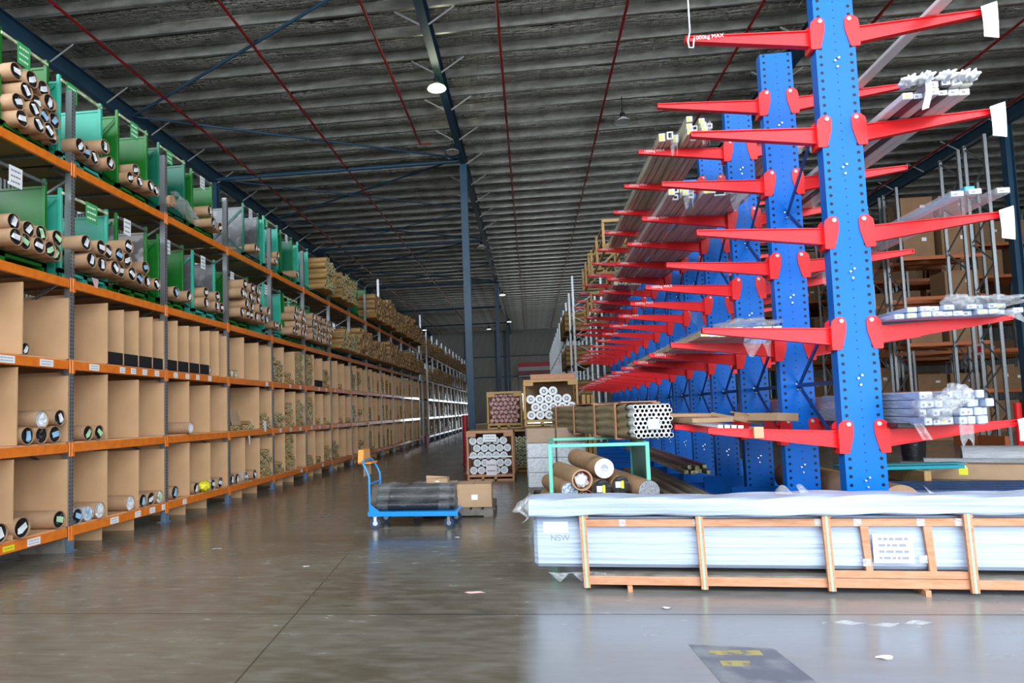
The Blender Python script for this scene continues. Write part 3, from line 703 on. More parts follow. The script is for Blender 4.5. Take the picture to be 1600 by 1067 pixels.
def crump(c,s,seed=0):
    def f(u,v):
        a=2*pi*u;b=pi*v;rnd=1+.25*sin(5*a+seed)*sin(4*b)+.15*sin(9*a+2*seed+3*b)
        return (c[0]+s[0]*cos(a)*sin(b)*rnd,c[1]+s[1]*sin(a)*sin(b)*rnd,c[2]+s[2]*cos(b)*rnd)
    return f
tag(sheet('film_bundle',T['yellow'],crump((0,0,0),(.10,.12,.08),2),24,12,None,(-5.88,11.1,RZ1+.1)),'bright yellow crumpled bundle on the lowest shelf','bundle')
# black open bins in the top row
for k,(i,f0,f1) in enumerate([(0,1/3,.5),(0,.5,2/3),(0,2/3,5/6),(0,5/6,1),(1,0,1/6),(1,1/6,1/3),(1,1/3,.5),(1,.5,2/3),(4,1/3,.5),(4,.5,2/3)]):
    y0=Y0+BAY*(i+f0)+.012+(.05 if f0==0 else 0);y1=Y0+BAY*(i+f1)-.010-(.06 if f1==1 else 0);b=MB()
    W=y1-y0;b.box(-.9,0,0,W,0,.006).box(-.006,0,0,W,0,.17).box(-.9,0,0,.006,0,.15).box(-.9,0,W-.006,W,0,.15).box(-.9,-.894,0,W,0,.15)
    tag(b.build('storage_bin',T['blackmat'],None,(XL+.03,y0,RZ3)),f'black low bin in the top row, {ORD[k]} counting from the near post','bin','black bins in the top row')
# leaning cardboard sheet and hanging papers
tag(MB().add([(0,0,0),(0,.42,0),(0,.36,.3),(0,.12,.34),(0,0,.30)],[(0,1,2,3,4)]).build('cardboard_sheet',T['cardb'],None,(-5.88,12.2,RZ2+.1),(0,-.2,0)),'torn cardboard sheet leaning in the middle row of the fourth bay','cardboard')
for y,z,lb,wd,hh in((12.95,LV['D']-.12,'small white paper hanging from the second lowest beam',.1,.25),(13.75,LV['D']+.12,'white paper wad draped over the shelf of small tubes',.22,.24),(8.15,LV['B']+.1,'pink note on the beam beneath the rolls',.14,.13)):
    o=MB().add([(0,-wd/2,hh/2),(0,wd/2,hh/2),(.01,wd*.3,-hh/2),(.012,-wd*.15,-hh/2)],[(0,1,2,3)]).build('paper_note',T['white' if 'pink' not in lb else 'pink_tag'],None,(XL+.04,y,z));tag(o,lb,'paper')
# taped brown rolls stacked on both high levels further back
def stack(y0,y1,z,nr,r,word,grp,end='cream',side='kraft2',x=-5.55):
    pile(y0,y1,z,nr,r,word,grp,side,end,x=x,cat='roll',ln=1.3,name='taped_roll',gaps=.3)
def spal(y0,y1,z,label,mat='dkteal'):
    b=MB()
    for k in (0,.4,.8):b.box(-1.1+k,-1.0+k,y0,y1,0,.09)
    b.box(-1.2,0,y0,y1,.09,.12)
    tag(b.build('steel_pallet',T[mat],None,(-5.9,0,z)),label,'pallet','steel pallets under the stacks')
for i in range(4,12):
    for lv,z in(('top',ZA),('fourth',ZB)):
        if lv=='fourth' and i<5:continue
        y0=Y0+BAY*i+.1
        if lv=='top' and i==4:y0+=.75
        y1=Y0+BAY*(i+1)-.12
        if lv=='top' and i==6:continue
        spal(y0,y1,z,f'steel pallet under taped rolls, {lv} level, {bname(i)}')
        nn=6 if lv=='top' else 5
        stack(y0,y1,z+.12,nn-(i%2),.085 if i<6 else .1,f'tape-wrapped brown roll, %s in %s layer, {lv} level, {bname(i)}',f'taped rolls, {lv} level, {bname(i)}',end='cream' if i<6 else 'kraft')
for (n_,a_,e_),b_ in OVER.items():tag(b_.build('stored_'+n_.split('_')[1]+'s',[T[a_],T[e_],T['pipe_in']]),'many more '+n_.replace('_',' ')+'s stored in the further bays of the left rack','tubes',kind='stuff')
stillage(22.1,23.3,ZA,'green','green','big green stillage beside the tall post of the left rack',1.3)
stillage(20.8,21.9,ZA,'green','dkteal','dark green stillage left of the one at the tall post',1.3)
stillage(33.2,34.3,ZA,'dkteal','dkteal','dark green stillage at the end of the long left rack',1.3)
# far compartments: tubes nobody can count
def stuff_tubes(name,y0,y1,rows_z,x,seed,label,r=.05,end='cream',frac=.6,vmax=.7):
    rnd=random.Random(seed);b=MB();y=y0
    while y<y1:
        for z in rows_z:
            h=rnd.uniform(.05,vmax) if rnd.random()<frac else .05
            zz_=z+r
            while zz_<z+h:
                b.cyl((x,y,zz_),(x-.5,y,zz_),r,7,0,False);b.ring((x,y,zz_),(1,0,0),.0004,r,7,1)
                zz_+=2*r
        y+=2.1*r
        if rnd.random()<.12:y+=rnd.uniform(.2,.8)
    return tag(b.build(name,[T['kraft2'],T[end]]),label,'tubes',kind='stuff')
stuff_tubes('stored_tubes',Y0+BAY*7+.1,Y0+BAY*12-.1,[RZ3,RZ2,RZ1],XL-.02,5,'small tubes filling the far compartments of the long left rack')
# end panel and the second run beyond the cross aisle
upright_frame(XL+.02,34.9,7.0,'green tinted tall frame at the far end of the long left rack')
tag(MB().box(-7.0,XL,34.0,34.04,0,LV['B']).build('rack_end_board',T['board2']),'tall board closing the far end of the long left rack','panel')
tag(MB().box(-.1,.1,0,.9,0,.35).build('rack_guard',T['redpipe'],None,(XL+.1,34.9,0)),'dark red guard at the foot of the long rack end','guard')
Y2=36.8
LVN=dict(LV)
for i in range(12):
    y=Y2+BAY*i
    for L in 'ABCDE':
        o=put('rack_beam',beam_me,None,(XL,y,LV[L]));tag(o,f'{LW[L]} beam of the rack beyond the cross aisle, bay {ORD[i]} from its near end','beam','beams beyond the cross aisle')
        s=put('shelf_board',deck2_me,None,(XL,y,LV[L]));tag(s,f'{LW[L]} shelf of the rack beyond the cross aisle, bay {ORD[i]} from its near end','shelf','shelves beyond the cross aisle')
    upright_frame(XL+.02,y,6.3,f'upright frame of the rack beyond the cross aisle, {ORD[i]} from its near end',group='frames beyond the cross aisle')
    for L,(z0,z1) in zip('CDE',(ROWZ['top'],ROWZ['middle'],ROWZ['bottom'])):
        for fk,f in enumerate((0,1/3,2/3)):
            me=CACHE.setdefault('fardiv',MB().box(-1.2,0,-.01,.01,0,.9).mesh('divider_panel',T['board2']))
            tag(put('divider_panel',me,None,(XL-.03,y+BAY*f+.06,z0)),f'{ORD[fk]} divider, {LW[L]} shelf, bay {ORD[i]} beyond the cross aisle','divider','dividers beyond the cross aisle')
stuff_tubes('stored_tubes',Y2+.1,Y2+BAY*12-.2,[RZ3,RZ2,RZ1],XL-.02,9,'small tubes filling the rack beyond the cross aisle',.06,'cream',.7,.8)
stuff_tubes('stored_rolls',Y2+.1,Y2+BAY*12-.2,[ZA,ZB],XL+.1,12,'rolls filling the upper levels beyond the cross aisle',.09,'kraft',.85,1.0)
stuff_tubes('stored_tubes',46,Y2+BAY*12-.2,[ZB],XL+.15,15,'pale tubes standing out on the upper level beyond the cross aisle',.07,'whiteend',.7,.9)

# ------------------------------------------------------------------ cantilever rack
XC,YC,SP,HW,NC=3.491,7.303,1.625,.2073,13
TL=[1.335,2.44,3.54,4.668,5.781]
CW=['lowest','second','third','fourth','topmost']
col_me=MB().box(-HW,HW,0,.008,0,6.33).box(-HW,HW,.132,.14,0,6.33).box(-HW,-HW+.012,.008,.132,0,6.33).box(HW-.012,HW,.008,.132,0,6.33).mesh('post',T['bluecol'])
base_me=MB().box(-1.75,1.75,.03,.11,.0,.012).box(-1.75,1.75,.03,.11,.17,.182).box(-1.75,1.75,.066,.074,.012,.17).box(-.45,.45,-.03,.0,0,.3).mesh('base',T['blue'])
def arm_me(s):
    b=MB();x0=HW+.03
    b.prism([(s*x0,-.065),(s*1.58,0),(s*1.58,-.058),(s*x0,-.25)],.05,.09)
    b.prism([(s*x0,-.065),(s*1.58,0),(s*1.58,-.010),(s*x0,-.075)],.03,.11)
    b.prism([(s*x0,-.238),(s*1.58,-.048),(s*1.58,-.060),(s*x0,-.25)],.03,.11)
    b.box(min(s*1.572,s*1.58),max(s*1.572,s*1.58),.03,.11,-.06,.0)
    return b.mesh('arm',T['red'])
def brk_me(s):
    b=MB()
    for y0,y1 in((-.012,-.001),(.141,.152)):
        pts=[(HW+.05,-.065),(HW+.04,.0),(HW-.0,.035),(HW-.03,.045),(HW-.075,.04),(HW-.10,.01),(HW-.105,-.03),(HW-.10,-.12),(HW-.06,-.27),(HW-.045,-.31),(HW+.035,-.31),(HW+.05,-.30)]
        b.prism([(s*x,z) for x,z in pts],y0,y1)
    b.box(min(s*(HW+.001),s*(HW+.05)),max(s*(HW+.001),s*(HW+.05)),-.001,.141,-.31,-.05)
    return b.mesh('bracket',T['red'])
pin_me=MB().cyl((0,-.024,0),(0,-.012,0),.022,14).cyl((0,-.03,0),(0,-.024,0),.012,10).mesh('pin',T['whiteend'])
arms={s:arm_me(s) for s in(-1,1)};brks={s:brk_me(s) for s in(-1,1)}
fc=bpy.data.curves.new('lettering','FONT');fc.body='1000kg MAX';fc.size=.062;fc.extrude=.0004;fc.materials.append(T['white'])
fc.space_character=1.02
def text_mesh(cu,name):
    o=bpy.data.objects.new(name,cu);COL.objects.link(o);bpy.context.view_layer.update()
    me=bpy.data.meshes.new_from_object(o.evaluated_get(bpy.context.evaluated_depsgraph_get()));bpy.data.objects.remove(o);return me
fcm=text_mesh(fc,'lettering')
for c in range(NC):
    nm='nearest' if c==0 else ('farthest' if c==NC-1 else ORD[c]+' from the front')
    r=empty('cantilever_column',(XC,YC+SP*c,0),f'blue cantilever rack column with red arms, {nm}','rack column','cantilever rack columns')
    put('post',col_me,r);put('base',base_me,r)
    for k,t in enumerate(TL):
        for s in(-1,1):
            a=put('arm',arms[s],r,(0,0,t));put('bracket',brks[s],a);put('pin',pin_me,a,(s*(HW-.055),0,.0))
            if s<0 and (c>=2 or (c==0 and k==4)):
                l=bpy.data.objects.new('lettering',fcm);COL.objects.link(l);l.parent=a;l.location=(-1.50,.0295,-.055);l.rotation_euler=(pi/2,-.012,0)
    bn=MB()
    for z in(.72,1.80,2.95,4.1,5.3):
        for dx,dz in((-.02,.02),(.02,.05),(0,-.05)):bn.cyl((dx,-.02,z+dz),(dx,0,z+dz),.011,8)
    bn.build('brace_bolts',T['alu'],r)
    if c:
        b=MB();y1=SP-.14
        b.bar((0,.0,1.8),(0,-y1,1.8),.03,.05)
        for z0,z1 in((1.8,.72),(1.8,2.95),(4.1,2.95),(4.1,5.3)):b.bar((.02,0,z0),(.02,-y1,z1),.02,.045)
        tag(b.build('cross_brace',T['dkbluep'] if 'dkbluep' in T else T['blue'],None,(XC,YC+SP*c,0)),f'blue bracing between {ORD[c-1]} and {ORD[c]} cantilever columns from the front','brace','cantilever braces')
# paper flags on right tips of the nearest column
for k,(t,w_,h_) in enumerate(((TL[4],.16,.34),(TL[3],.15,.32),(TL[2],.14,.3),(TL[0],.16,.22))):
    tag(sheet('paper_flag',T['white'],lambda u,v,w_=w_,h_=h_:(w_*u+.004*sin(3*v),-.01*sin(2*u+2*v),-h_*v-.02*u+.06*u*(1-v)),6,6,None,(XC+1.5,YC-.012,t-.0)),
        f'white paper hanging from the tip of the {["topmost","fourth","third","lowest"][k]} right arm, nearest column','paper','papers on the right arm tips')
# hanging cord at the topmost left arm
tag(MB().path([(0,0,7.2),(0,0,6.0),(.0,0,5.78),(-.03,-.01,5.68),(-.02,0,5.6),(.03,.01,5.6),(.04,0,5.7)],.012,8).build('hanging_cord',T['alu'],None,(1.94,YC-.04,0)),'pale cord with a loop at the topmost left arm tip','cord')

# loads: long profile bundles lying across arms (length along y)
def profile_bundle(x0,x1,y0,y1,z,h,label,n=6,film='greenwrap',endm='whiteend',droop=.0,rows=2,slant=0,tail=True):
    r=empty('profile_bundle',(x0,y0,z),label,'bundle')
    W=x1-x0;rnd=random.Random(int(x0*100+y0*10))
    for j in range(rows):
        for k in range(n):
            wx=W/n;hh=h/rows
            if rows>1 and j==rows-1 and rnd.random()<.3:continue
            o_=rnd.uniform(-.08,.25)
            b=MB().bbox(wx*k+.006,wx*(k+1)-.006,o_,y1-y0,hh*j+.003,hh*(j+1)-.003,.006)
            b.box(wx*k+.012,wx*(k+1)-.012,o_-.003,o_,hh*j+.01,hh*(j+1)-.01,1)
            if k%2:b.box(wx*k+.03,wx*(k+1)-.03,o_-.005,o_-.003,hh*j+.03,hh*(j+1)-.03,2)
            else:b.box(wx*k+.02,wx*(k+1)-.05,o_-.005,o_-.003,hh*j+.02,hh*(j+1)-.025,3)
            b.build('profile',[T[film],T[endm],T['blackmat'],T['yellow']],r,(slant*0,0,0))
    def f(u,v):
        a=-.02+(W+.04)*u
        return (a+.01*sin(40*v),.15+(y1-y0-.1)*v,h+.012+.018*sin(23*u+7*v)*sin(15*v))
    sheet('film_wrap',T['clear'],f,14,24,r)
    def g(u,v): return (-.015-.012*sin(9*v+5*u),.15+(y1-y0-.1)*v,h*u+.01)
    sheet('film_wrap',T['clear'],g,5,24,r)
    # torn film hanging from the near end
    if tail:sheet('loose_film',T['clearw'],lambda u,v:(W*.35*u+W*.5,-.02-.05*sin(8*u+3*v),h*.6-.35*v*(.5+.5*sin(5*u)**2)),8,8,r)
    return r
profile_bundle(2.18,2.52,YC+SP*2-.25,YC+SP*6,TL[4]-.0,.14,'left film-wrapped profile bundle on the topmost left arms',3,rows=1)
profile_bundle(2.56,2.98,YC+SP*2-.45,YC+SP*5.6,TL[4]-.02,.30,'taller profile bundle with yellow end labels on the topmost left arms',4,rows=3)
profile_bundle(2.12,2.55,YC+SP*2-.95,YC+SP*5.3,TL[3]-.0,.20,'film-wrapped profile bundle with torn ends on the fourth left arms',4,'greyprof',rows=2)
profile_bundle(2.6,3.34,YC+SP*2-1.0,YC+SP*5.2,TL[3]-.03,.10,'flat row of wide profiles on the fourth left arms',4,'greyprof',rows=1)
profile_bundle(2.2,2.9,YC+SP*5.6,YC+SP*8.4,TL[3]-.0,.12,'far film-wrapped profiles on the fourth left arms',6,'greyprof',rows=1)
profile_bundle(2.15,3.1,YC+SP*.6,YC+SP*4.5,TL[1]+.0,.09,'clear wrapped flat profiles on the second left arms',8,'greenwrap',rows=1)
tag(sheet('film_heap',T['clearw'],crump((0,0,0),(.35,.4,.10),1),26,14,None,(2.85,YC+SP*1-.1,TL[1]+.15)),'crumpled clear film heap on the second left arm','film')
tag(sheet('film_sheet',T['clear'],lambda u,v:(.05+.26*u+.03*sin(9*v),.06*sin(6*u+4*v),-.6*v*(.6+.4*u)),8,12,None,(2.95,YC+SP*3+.12,TL[2]-.06)),'loose clear film hanging by the fourth blue column','film')
# timber frames on the upper arms further back
def pine_cage(x,y,z,w_,d,h,label,mat='pine_y'):
    r=empty('pine_cage',(x,y,z),label,'crate','timber frames on the arms')
    for px in(0,w_-.07):
        for py in(0,d/2,d-.07):MB().box(px,px+.07,py,py+.07,0,h).build('upright',T[mat],r)
        for zz_ in(0,h/2,h-.08):MB().box(px+.07 if px==0 else px-.04,px+.11 if px==0 else px,0,d,zz_,zz_+.08).build('rail',T[mat],r)
    for py in(0,d-.07):
        for zz_ in(.0,h-.08):MB().box(0,w_,py-.03,py,zz_,zz_+.08).build('crosspiece',T[mat],r)
        MB().bar((.05,py-.015,.05),(w_-.05,py-.015,h-.05),.02,.06).build('diagonal',T[mat],r)
pine_cage(2.05,YC+SP*6.1,TL[4],.9,3.4,.8,'open pine frame on the topmost arms, nearer one')
pine_cage(2.0,YC+SP*8.4,TL[4],.9,2.4,.8,'open pine frame on the topmost arms, farther one')
pine_cage(2.05,YC+SP*8.6,TL[3],1.0,2.6,.7,'open pine frame on the fourth arms')
for k,(x,y,l) in enumerate(((2.35,YC+SP*5.1,3),(2.85,YC+SP*5.0,3))):
    tag(sheet('profile_ends',T['yellow'] if k else T['cream'],crump((0,0,0),(.22,.1,.09),k),20,10,None,(x,y,TL[3]+.12)),f'{"right" if k else "left"} rounded pale bundle end on the fourth arm, sixth column','bundle')
# cardboard and steel strips on the lowest left arms
def flatbox(name,mat,c,size,rot,label,cat='cardboard'):
    return tag(MB().bbox(-size[0]/2,size[0]/2,-size[1]/2,size[1]/2,0,size[2],.004).build(name,T[mat],None,c,rot),label,cat)
Z1=TL[0]+.0
flatbox('cardboard_sheet','cardb',(2.45,9.9,Z1+.02),(1.0,2.2,.06),(0,0,.12),'broad flattened carton on the lowest left arms')
flatbox('cardboard_sheet','cardb',(2.25,10.4,Z1+.085),(.75,1.6,.05),(0,.02,-.05),'second flattened carton stacked at the tube bundle side')
flatbox('cardboard_sheet','cardb',(2.72,9.05,Z1+.03),(.42,.5,.05),(.15,.18,.5),'small folded carton with raised flap on the lowest arms')
flatbox('cardboard_sheet','cardb',(2.80,8.95,Z1+.08),(.18,.4,.02),(.1,.5,.35),'carton flap standing up among the flattened cartons')
flatbox('cardboard_sheet','cardb',(3.0,8.75,Z1+.02),(.35,.7,.1),(0,.05,.5),'rounded carton end nearest the second blue column')
b=MB()
for k in range(4):b.box(.07*k,.07*k+.05,0,2.9,0,.03)
tag(b.build('steel_strips',T['alu'],None,(2.02,7.35,Z1+.0),(0,.045,-.05)),'bright steel strips lying over the lowest left arms','strips')
tag(MB().box(-.05,.05,-.02,.14,-.1,.02).box(-.05,.05,-.025,-.02,-.1,.02).build('tape_patch',T['tapeb'],None,(2.42,YC-.0,Z1-.02)),'tan tape patch round the lowest left arm of the nearest column','tape')
# profiles lying on the base beams
profile_bundle(1.85,2.45,YC+.5,YC+SP*4,.185,.16,'weathered profiles lying on the base beams left of the columns',6,'olive','cream',rows=2,tail=False)
profile_bundle(2.35,2.75,YC+SP*2,YC+SP*6,.50,.14,'upper loose profiles piled beyond the teal frame',5,'olive','cream',rows=2,tail=False)
tag(MB().cyl((0,0,0),(0,3.2,0),.22,28).ring((0,-.001,0),(0,-1,0),.1,.22,28).build('big_roll',T['kraft'],None,(4.05,7.75,.41)),'large brown roll on the base between the two nearest columns','roll')

# right hand loads
def squares(x0,x1,y,z,ncol,nrow,sz,label,ln=3.0,endm='whiteend',film='whitewrap',blue=False,seed=0,dz=.0,alt=None):
    rnd=random.Random(seed)
    for j in range(nrow):
        for k in range(ncol):
            if j==nrow-1 and rnd.random()<.35:continue
            wx=(x1-x0)/ncol
            b=MB().bbox(0,wx-.006,0,ln,0,sz-.005,.008)
            b.box(.01,wx-.016,-.002,0,.01,sz-.015,1)
            mk='blue_tag' if (blue and k>ncol*.55 and rnd.random()<.6) else ('yellow' if rnd.random()<.15 else 'inkgrey')
            b.box(wx*.2,wx*.5,-.003,-.002,sz*.25,sz*.55,2)
            o=b.build('boxed_profile',[T[alt if alt and k in(1,3) else film],T[endm],T[mk]],None,(x0+wx*k,y+rnd.uniform(-.06,.06),z+sz*j+dz*k))
            tag(o,f'{label}, {ORD[k]} in {ORD[j]} layer','profile',label+'s')
rt=lambda t,x:t-.065*(1-(x-XC-.24)/1.34)      # arm top height at x
squares(3.85,4.5,6.9,TL[0]-.02,8,4,.085,'white boxed profile on the lowest right arm',2.2,blue=True,seed=4)
tag(sheet('film_heap',T['clearw'],crump((0,0,0),(.17,.2,.11),3),24,12,None,(3.95,6.85,TL[0]+.16)),'torn white film bunched left of the boxed profiles','film')
tag(sheet('film_heap',T['clearw'],crump((0,0,0),(.12,.1,.1),5),24,12,None,(4.15,6.83,TL[0]+.27)),'torn film tuft on top of the boxed profiles','film')
tag(sheet('loose_film',T['clearw'],lambda u,v:(.14*u,.02*sin(7*u),-.22*v*(.6+.4*sin(6*u)**2)),8,6,None,(4.16,6.85,TL[0]-.02)),'clear film strip hanging below the boxed profiles','film')
tag(sheet('loose_film',T['clearw'],lambda u,v:(.1*u+.08*v,.02*sin(7*u),-.16*v),8,6,None,(3.75,6.87,TL[0]-.0)),'film scrap hanging by the nearest column, lowest right arm','film')
flatbox('black_profile','black',(3.82,8.0,TL[0]-.05),(.2,1.8,.05),(0,.05,0),'dark profiles beside the column on the lowest right arm','profile')
def lumpy(x0,x1,y0,y1,z,h,mat,label,name='wrapped_bundle'):
    def f(u,v):
        a=pi*u;cx=(x0+x1)/2;wx=(x1-x0)/2
        return (cx-wx*(abs(cos(a))**.5)*(1 if cos(a)>0 else -1),y0+(y1-y0)*v,z+h*(sin(a)**.45)*(1+.05*sin(13*v)+.04*sin(31*u)))
    o=sheet(name,T[mat],f,28,24);return tag(o,label,'bundle')
lumpy(3.78,4.95,7.7,12.6,TL[0]-.03,.33,'greywrap','long grey film-wrapped bundle behind the white boxed profiles')
squares(3.78,4.95,7.05,TL[1]-.03,11,2,.06,'white capped profile on the second right arm',2.6,seed=8)
tag(sheet('film_heap',T['clearw'],crump((0,0,0),(.30,.25,.06),3),24,12,None,(4.7,7.15,TL[1]+.11)),'long clear film heap on the second right arm','film')
tag(sheet('film_heap',T['clearw'],crump((0,0,0),(.12,.15,.07),6),24,12,None,(4.38,7.1,TL[1]+.12)),'small film heap at the middle of the second right arm','film')
tag(sheet('loose_film',T['clearw'],lambda u,v:(.3*u+.1*v,.02*sin(7*u),-.18*v*u),8,6,None,(4.6,7.0,TL[1]-.0)),'film tail hanging from the second right arm tip','film')
squares(4.1,4.9,6.55,TL[2]-.03,6,1,.07,'pale wrapped profile on the third right arm',4.2,seed=11,film='clearw')
tag(MB().bbox(0,.09,0,3.4,0,.05,.005).build('blue_profile',T['tealpl'],None,(4.3,6.7,TL[2]+.05)),'bright blue profile among the pale ones, third right arm','profile')
squares(3.9,4.55,6.85,TL[3]-.03,6,2,.075,'cream wrapped profile on the fourth right arm',4.6,seed=14,film='cardw',alt='blackfilm')
for k,(x,zz_) in enumerate(((3.93,.155),(4.08,.175),(4.27,.17),(4.42,.16),(4.50,.15))):
    tag(sheet('film_knot',T['white'],crump((0,0,0),(.075,.11,.045),k*1.7),26,14,None,(x,6.82,TL[3]+zz_-.03)),f'knotted white film tuft, {ORD[k]} from the left on the fourth right arm','film','film tufts on the fourth right arm')
tag(sheet('loose_film',T['white'],lambda u,v:(.07*u+.03*sin(4*v),.02*sin(7*u),-.36*v),6,8,None,(4.05,6.8,TL[3]+.18)),'white film strip hanging over the fourth right arm','film')
tag(sheet('loose_film',T['clearw'],lambda u,v:(.06*u+.02*sin(4*v),.02*sin(7*u),-.42*v),6,8,None,(4.12,8.9,TL[3]-.05)),'film strip dangling below the fourth right arm','film')
tag(MB().bbox(0,.14,0,6.2,0,.05,.006).build('channel_profile',T['hotwhite'],None,(4.45,7.0,TL[4]-.02),(0,0,0)),'single long pale channel on the topmost right arms','profile')
profile_bundle(4.0,4.6,YC+SP*1.6,YC+SP*5,TL[2]-.02,.15,'wrapped profiles on the third right arms further back',5,'greyprof',rows=1)
profile_bundle(3.95,4.5,YC+SP*1.6,YC+SP*5,TL[3]-.02,.15,'wrapped profiles on the fourth right arms further back',5,'greyprof',rows=1)
profile_bundle(3.95,4.7,YC+SP*2,YC+SP*6,TL[4]-.02,.15,'wrapped profiles on the topmost right arms further back',5,'greyprof',rows=1)

# ------------------------------------------------------------------ long white crate in the foreground
CR=empty('long_crate',(.39,5.86,0),'long pine crate holding white film-wrapped goods, in the foreground','crate',rz=-.066)
MB().bbox(-.42,4.4,.06,.52,.185,.625,.035).build('wrapped_load',T['whitewrap'],CR)
sheet('loose_film',T['clearw'],lambda u,v:(-.44+.03*sin(9*v+4*u),.08+.42*u,.2+.42*v),8,10,CR)
sheet('loose_film',T['clearw'],lambda u,v:(-.3+.5*u,-.02*sin(7*u),.15-.08*v*sin(8*u)**2),14,4,CR,(0,.03,0))
MB().bbox(.03,4.4,.012,.05,.05,.125,.004).build('bottom_rail',T['pine'],CR)
MB().bbox(.03,4.4,.012,.05,.55,.615,.004).build('top_rail',T['pine'],CR)
MB().bbox(.03,4.4,.53,.57,.05,.125,.004).bbox(.03,4.4,.53,.57,.55,.615,.004).build('rear_rail',T['pine'],CR)
MB().bbox(2.0,3.05,.0125,.045,.13,.19,.004).build('middle_rail',T['pine'],CR)
for x in(.02,1.0,2.0,3.05,4.1):
    MB().prism([(x-.03,.66),(x+.03,.66),(x+.045,.03),(x-.01,.03)],-.02,.0115).build('batten',T['pine'],CR)
    MB().prism([(x-.007,.66),(x+.010,.66),(x+.025,.03),(x+.008,.03)],-.0225,-.0205).build('strap',T['strap'],CR)
    MB().box(x-.03,x+.05,.0,.58,.625,.66).build('cross_bearer',T['pine'],CR)
for x in(2.30,2.77):
    MB().prism([(x-.03,.55),(x+.03,.55),(x+.045,.19),(x-.005,.19)],.015,.045).build('stud',T['pine'],CR)
for x in(.40,2.72):MB().box(x-.02,x+.02,-.03,.58,.0,.05).build('foot',T['pine'],CR)
MB().box(.03,4.4,.02,.56,.125,.14).build('floor_boards',T['grey_wood'],CR)
pp=card(CR,(2.50,.0045,.375),.30,.235,'paleblue' if 'paleblue' in T else 'white',4,face='y',name='notice',m2='inkgrey')
for x,z in((.36,.585),(.98,.585),(1.95,.585),(2.25,.585),(2.72,.585),(3.0,.585),(2.3,.26),(2.02,.29),(2.72,.29)):
    MB().box(x-.03,x+.03,.0085,.0115,z-.03,z+.03).build('tape',T['clearw'],CR)
f2=bpy.data.curves.new('marker_writing','FONT');f2.body='NSW';f2.size=.075;f2.extrude=.0003;f2.materials.append(T['inkgrey'])
l=bpy.data.objects.new('marker_writing',text_mesh(f2,'marker_writing'));COL.objects.link(l);l.parent=CR;l.location=(-.27,.0585,.42);l.rotation_euler=(pi/2,0,0)
card(CR,(-.22,.0585,.54),.22,.10,'white',0,face='y',name='label_patch')
UB=empty('wrapped_bundle',(.30,5.84,.645),'white film-wrapped long bundle lying on top of the foreground crate','bundle',rz=-.066)
def ub(u,v):
    a=2*pi*u;cy,cz=.16,.08;hy,hz=.18,.078
    c_,s_=cos(a),sin(a);y=cy+hy*(abs(c_)**.22)*(1 if c_>0 else -1);z=cz+hz*(abs(s_)**.22)*(1 if s_>0 else -1)
    x=-.36+5.0*v
    z+=.010*sin(x*3.1+y*4)*(1 if z>cz else .6)+.006*sin(x*11+a*3);y+=.012*sin(x*2.3+z*20)
    return (x,y,z)
sheet('film_wrap',T['whitewrap'],ub,40,90,UB)
sheet('torn_end',T['clearw'],lambda u,v:(-.36-.16*v*(.6+.4*sin(9*u)),.0+.33*u,.16-.05*v+.03*sin(12*u)-.10*v*sin(5*u+1)**2),20,8,UB)
sheet('torn_end',T['clearw'],lambda u,v:(-.36-.10*v*(.6+.4*sin(7*u)),-.02-.015*sin(6*v),.17-.18*u-.06*v),12,8,UB)
MB().box(-.355,-.35,.0,.32,.01,.155).build('end_sheet',T['whitewrap'],UB)
for k,(x,y) in enumerate(((1.75,.1),(1.95,.15),(2.9,.05),(3.45,.1))):
    sheet('film_tuft',T['clearw'],lambda u,v,k=k:(.14*u,.1*v,.0+.07*sin(3*u+k)*v),6,6,UB,(x,y,.165))

# ------------------------------------------------------------------ teal frame with carpet rolls
TF=empty('steel_frame_cage',(.20,8.80,0),'open teal steel frame holding carpet rolls, behind the white bundle','frame',rz=-.04)
W_,D_,H_=1.32,1.9,1.13
for px in(0,W_-.05):
    for py in(0,D_-.05):MB().bbox(px,px+.05,py,py+.05,0,H_,.004).build('post',T['mint'],TF)
for py in(0,D_-.05):
    for z in(.06,H_-.05):MB().bbox(.05,W_-.05,py,py+.05,z,z+.045,.004).build('rail',T['mint'],TF)
for px in(0,W_-.05):
    for z in(.06,H_-.05):MB().bbox(px,px+.05,.05,D_-.05,z,z+.045,.004).build('rail',T['mint'],TF)
for k in range(4):MB().box(.008,.02,.3+.38*k,.34+.38*k,.1,H_-.05).build('side_bar',T['mint'],TF)
MB().box(W_-.03,W_-.024,.05,D_-.05,.1,H_-.05).build('side_sheet',T['dkteal'],TF)
MB().box(.05,W_-.05,.05,D_-.05,.06,.075).build('base_sheet',T['dkteal'],TF)
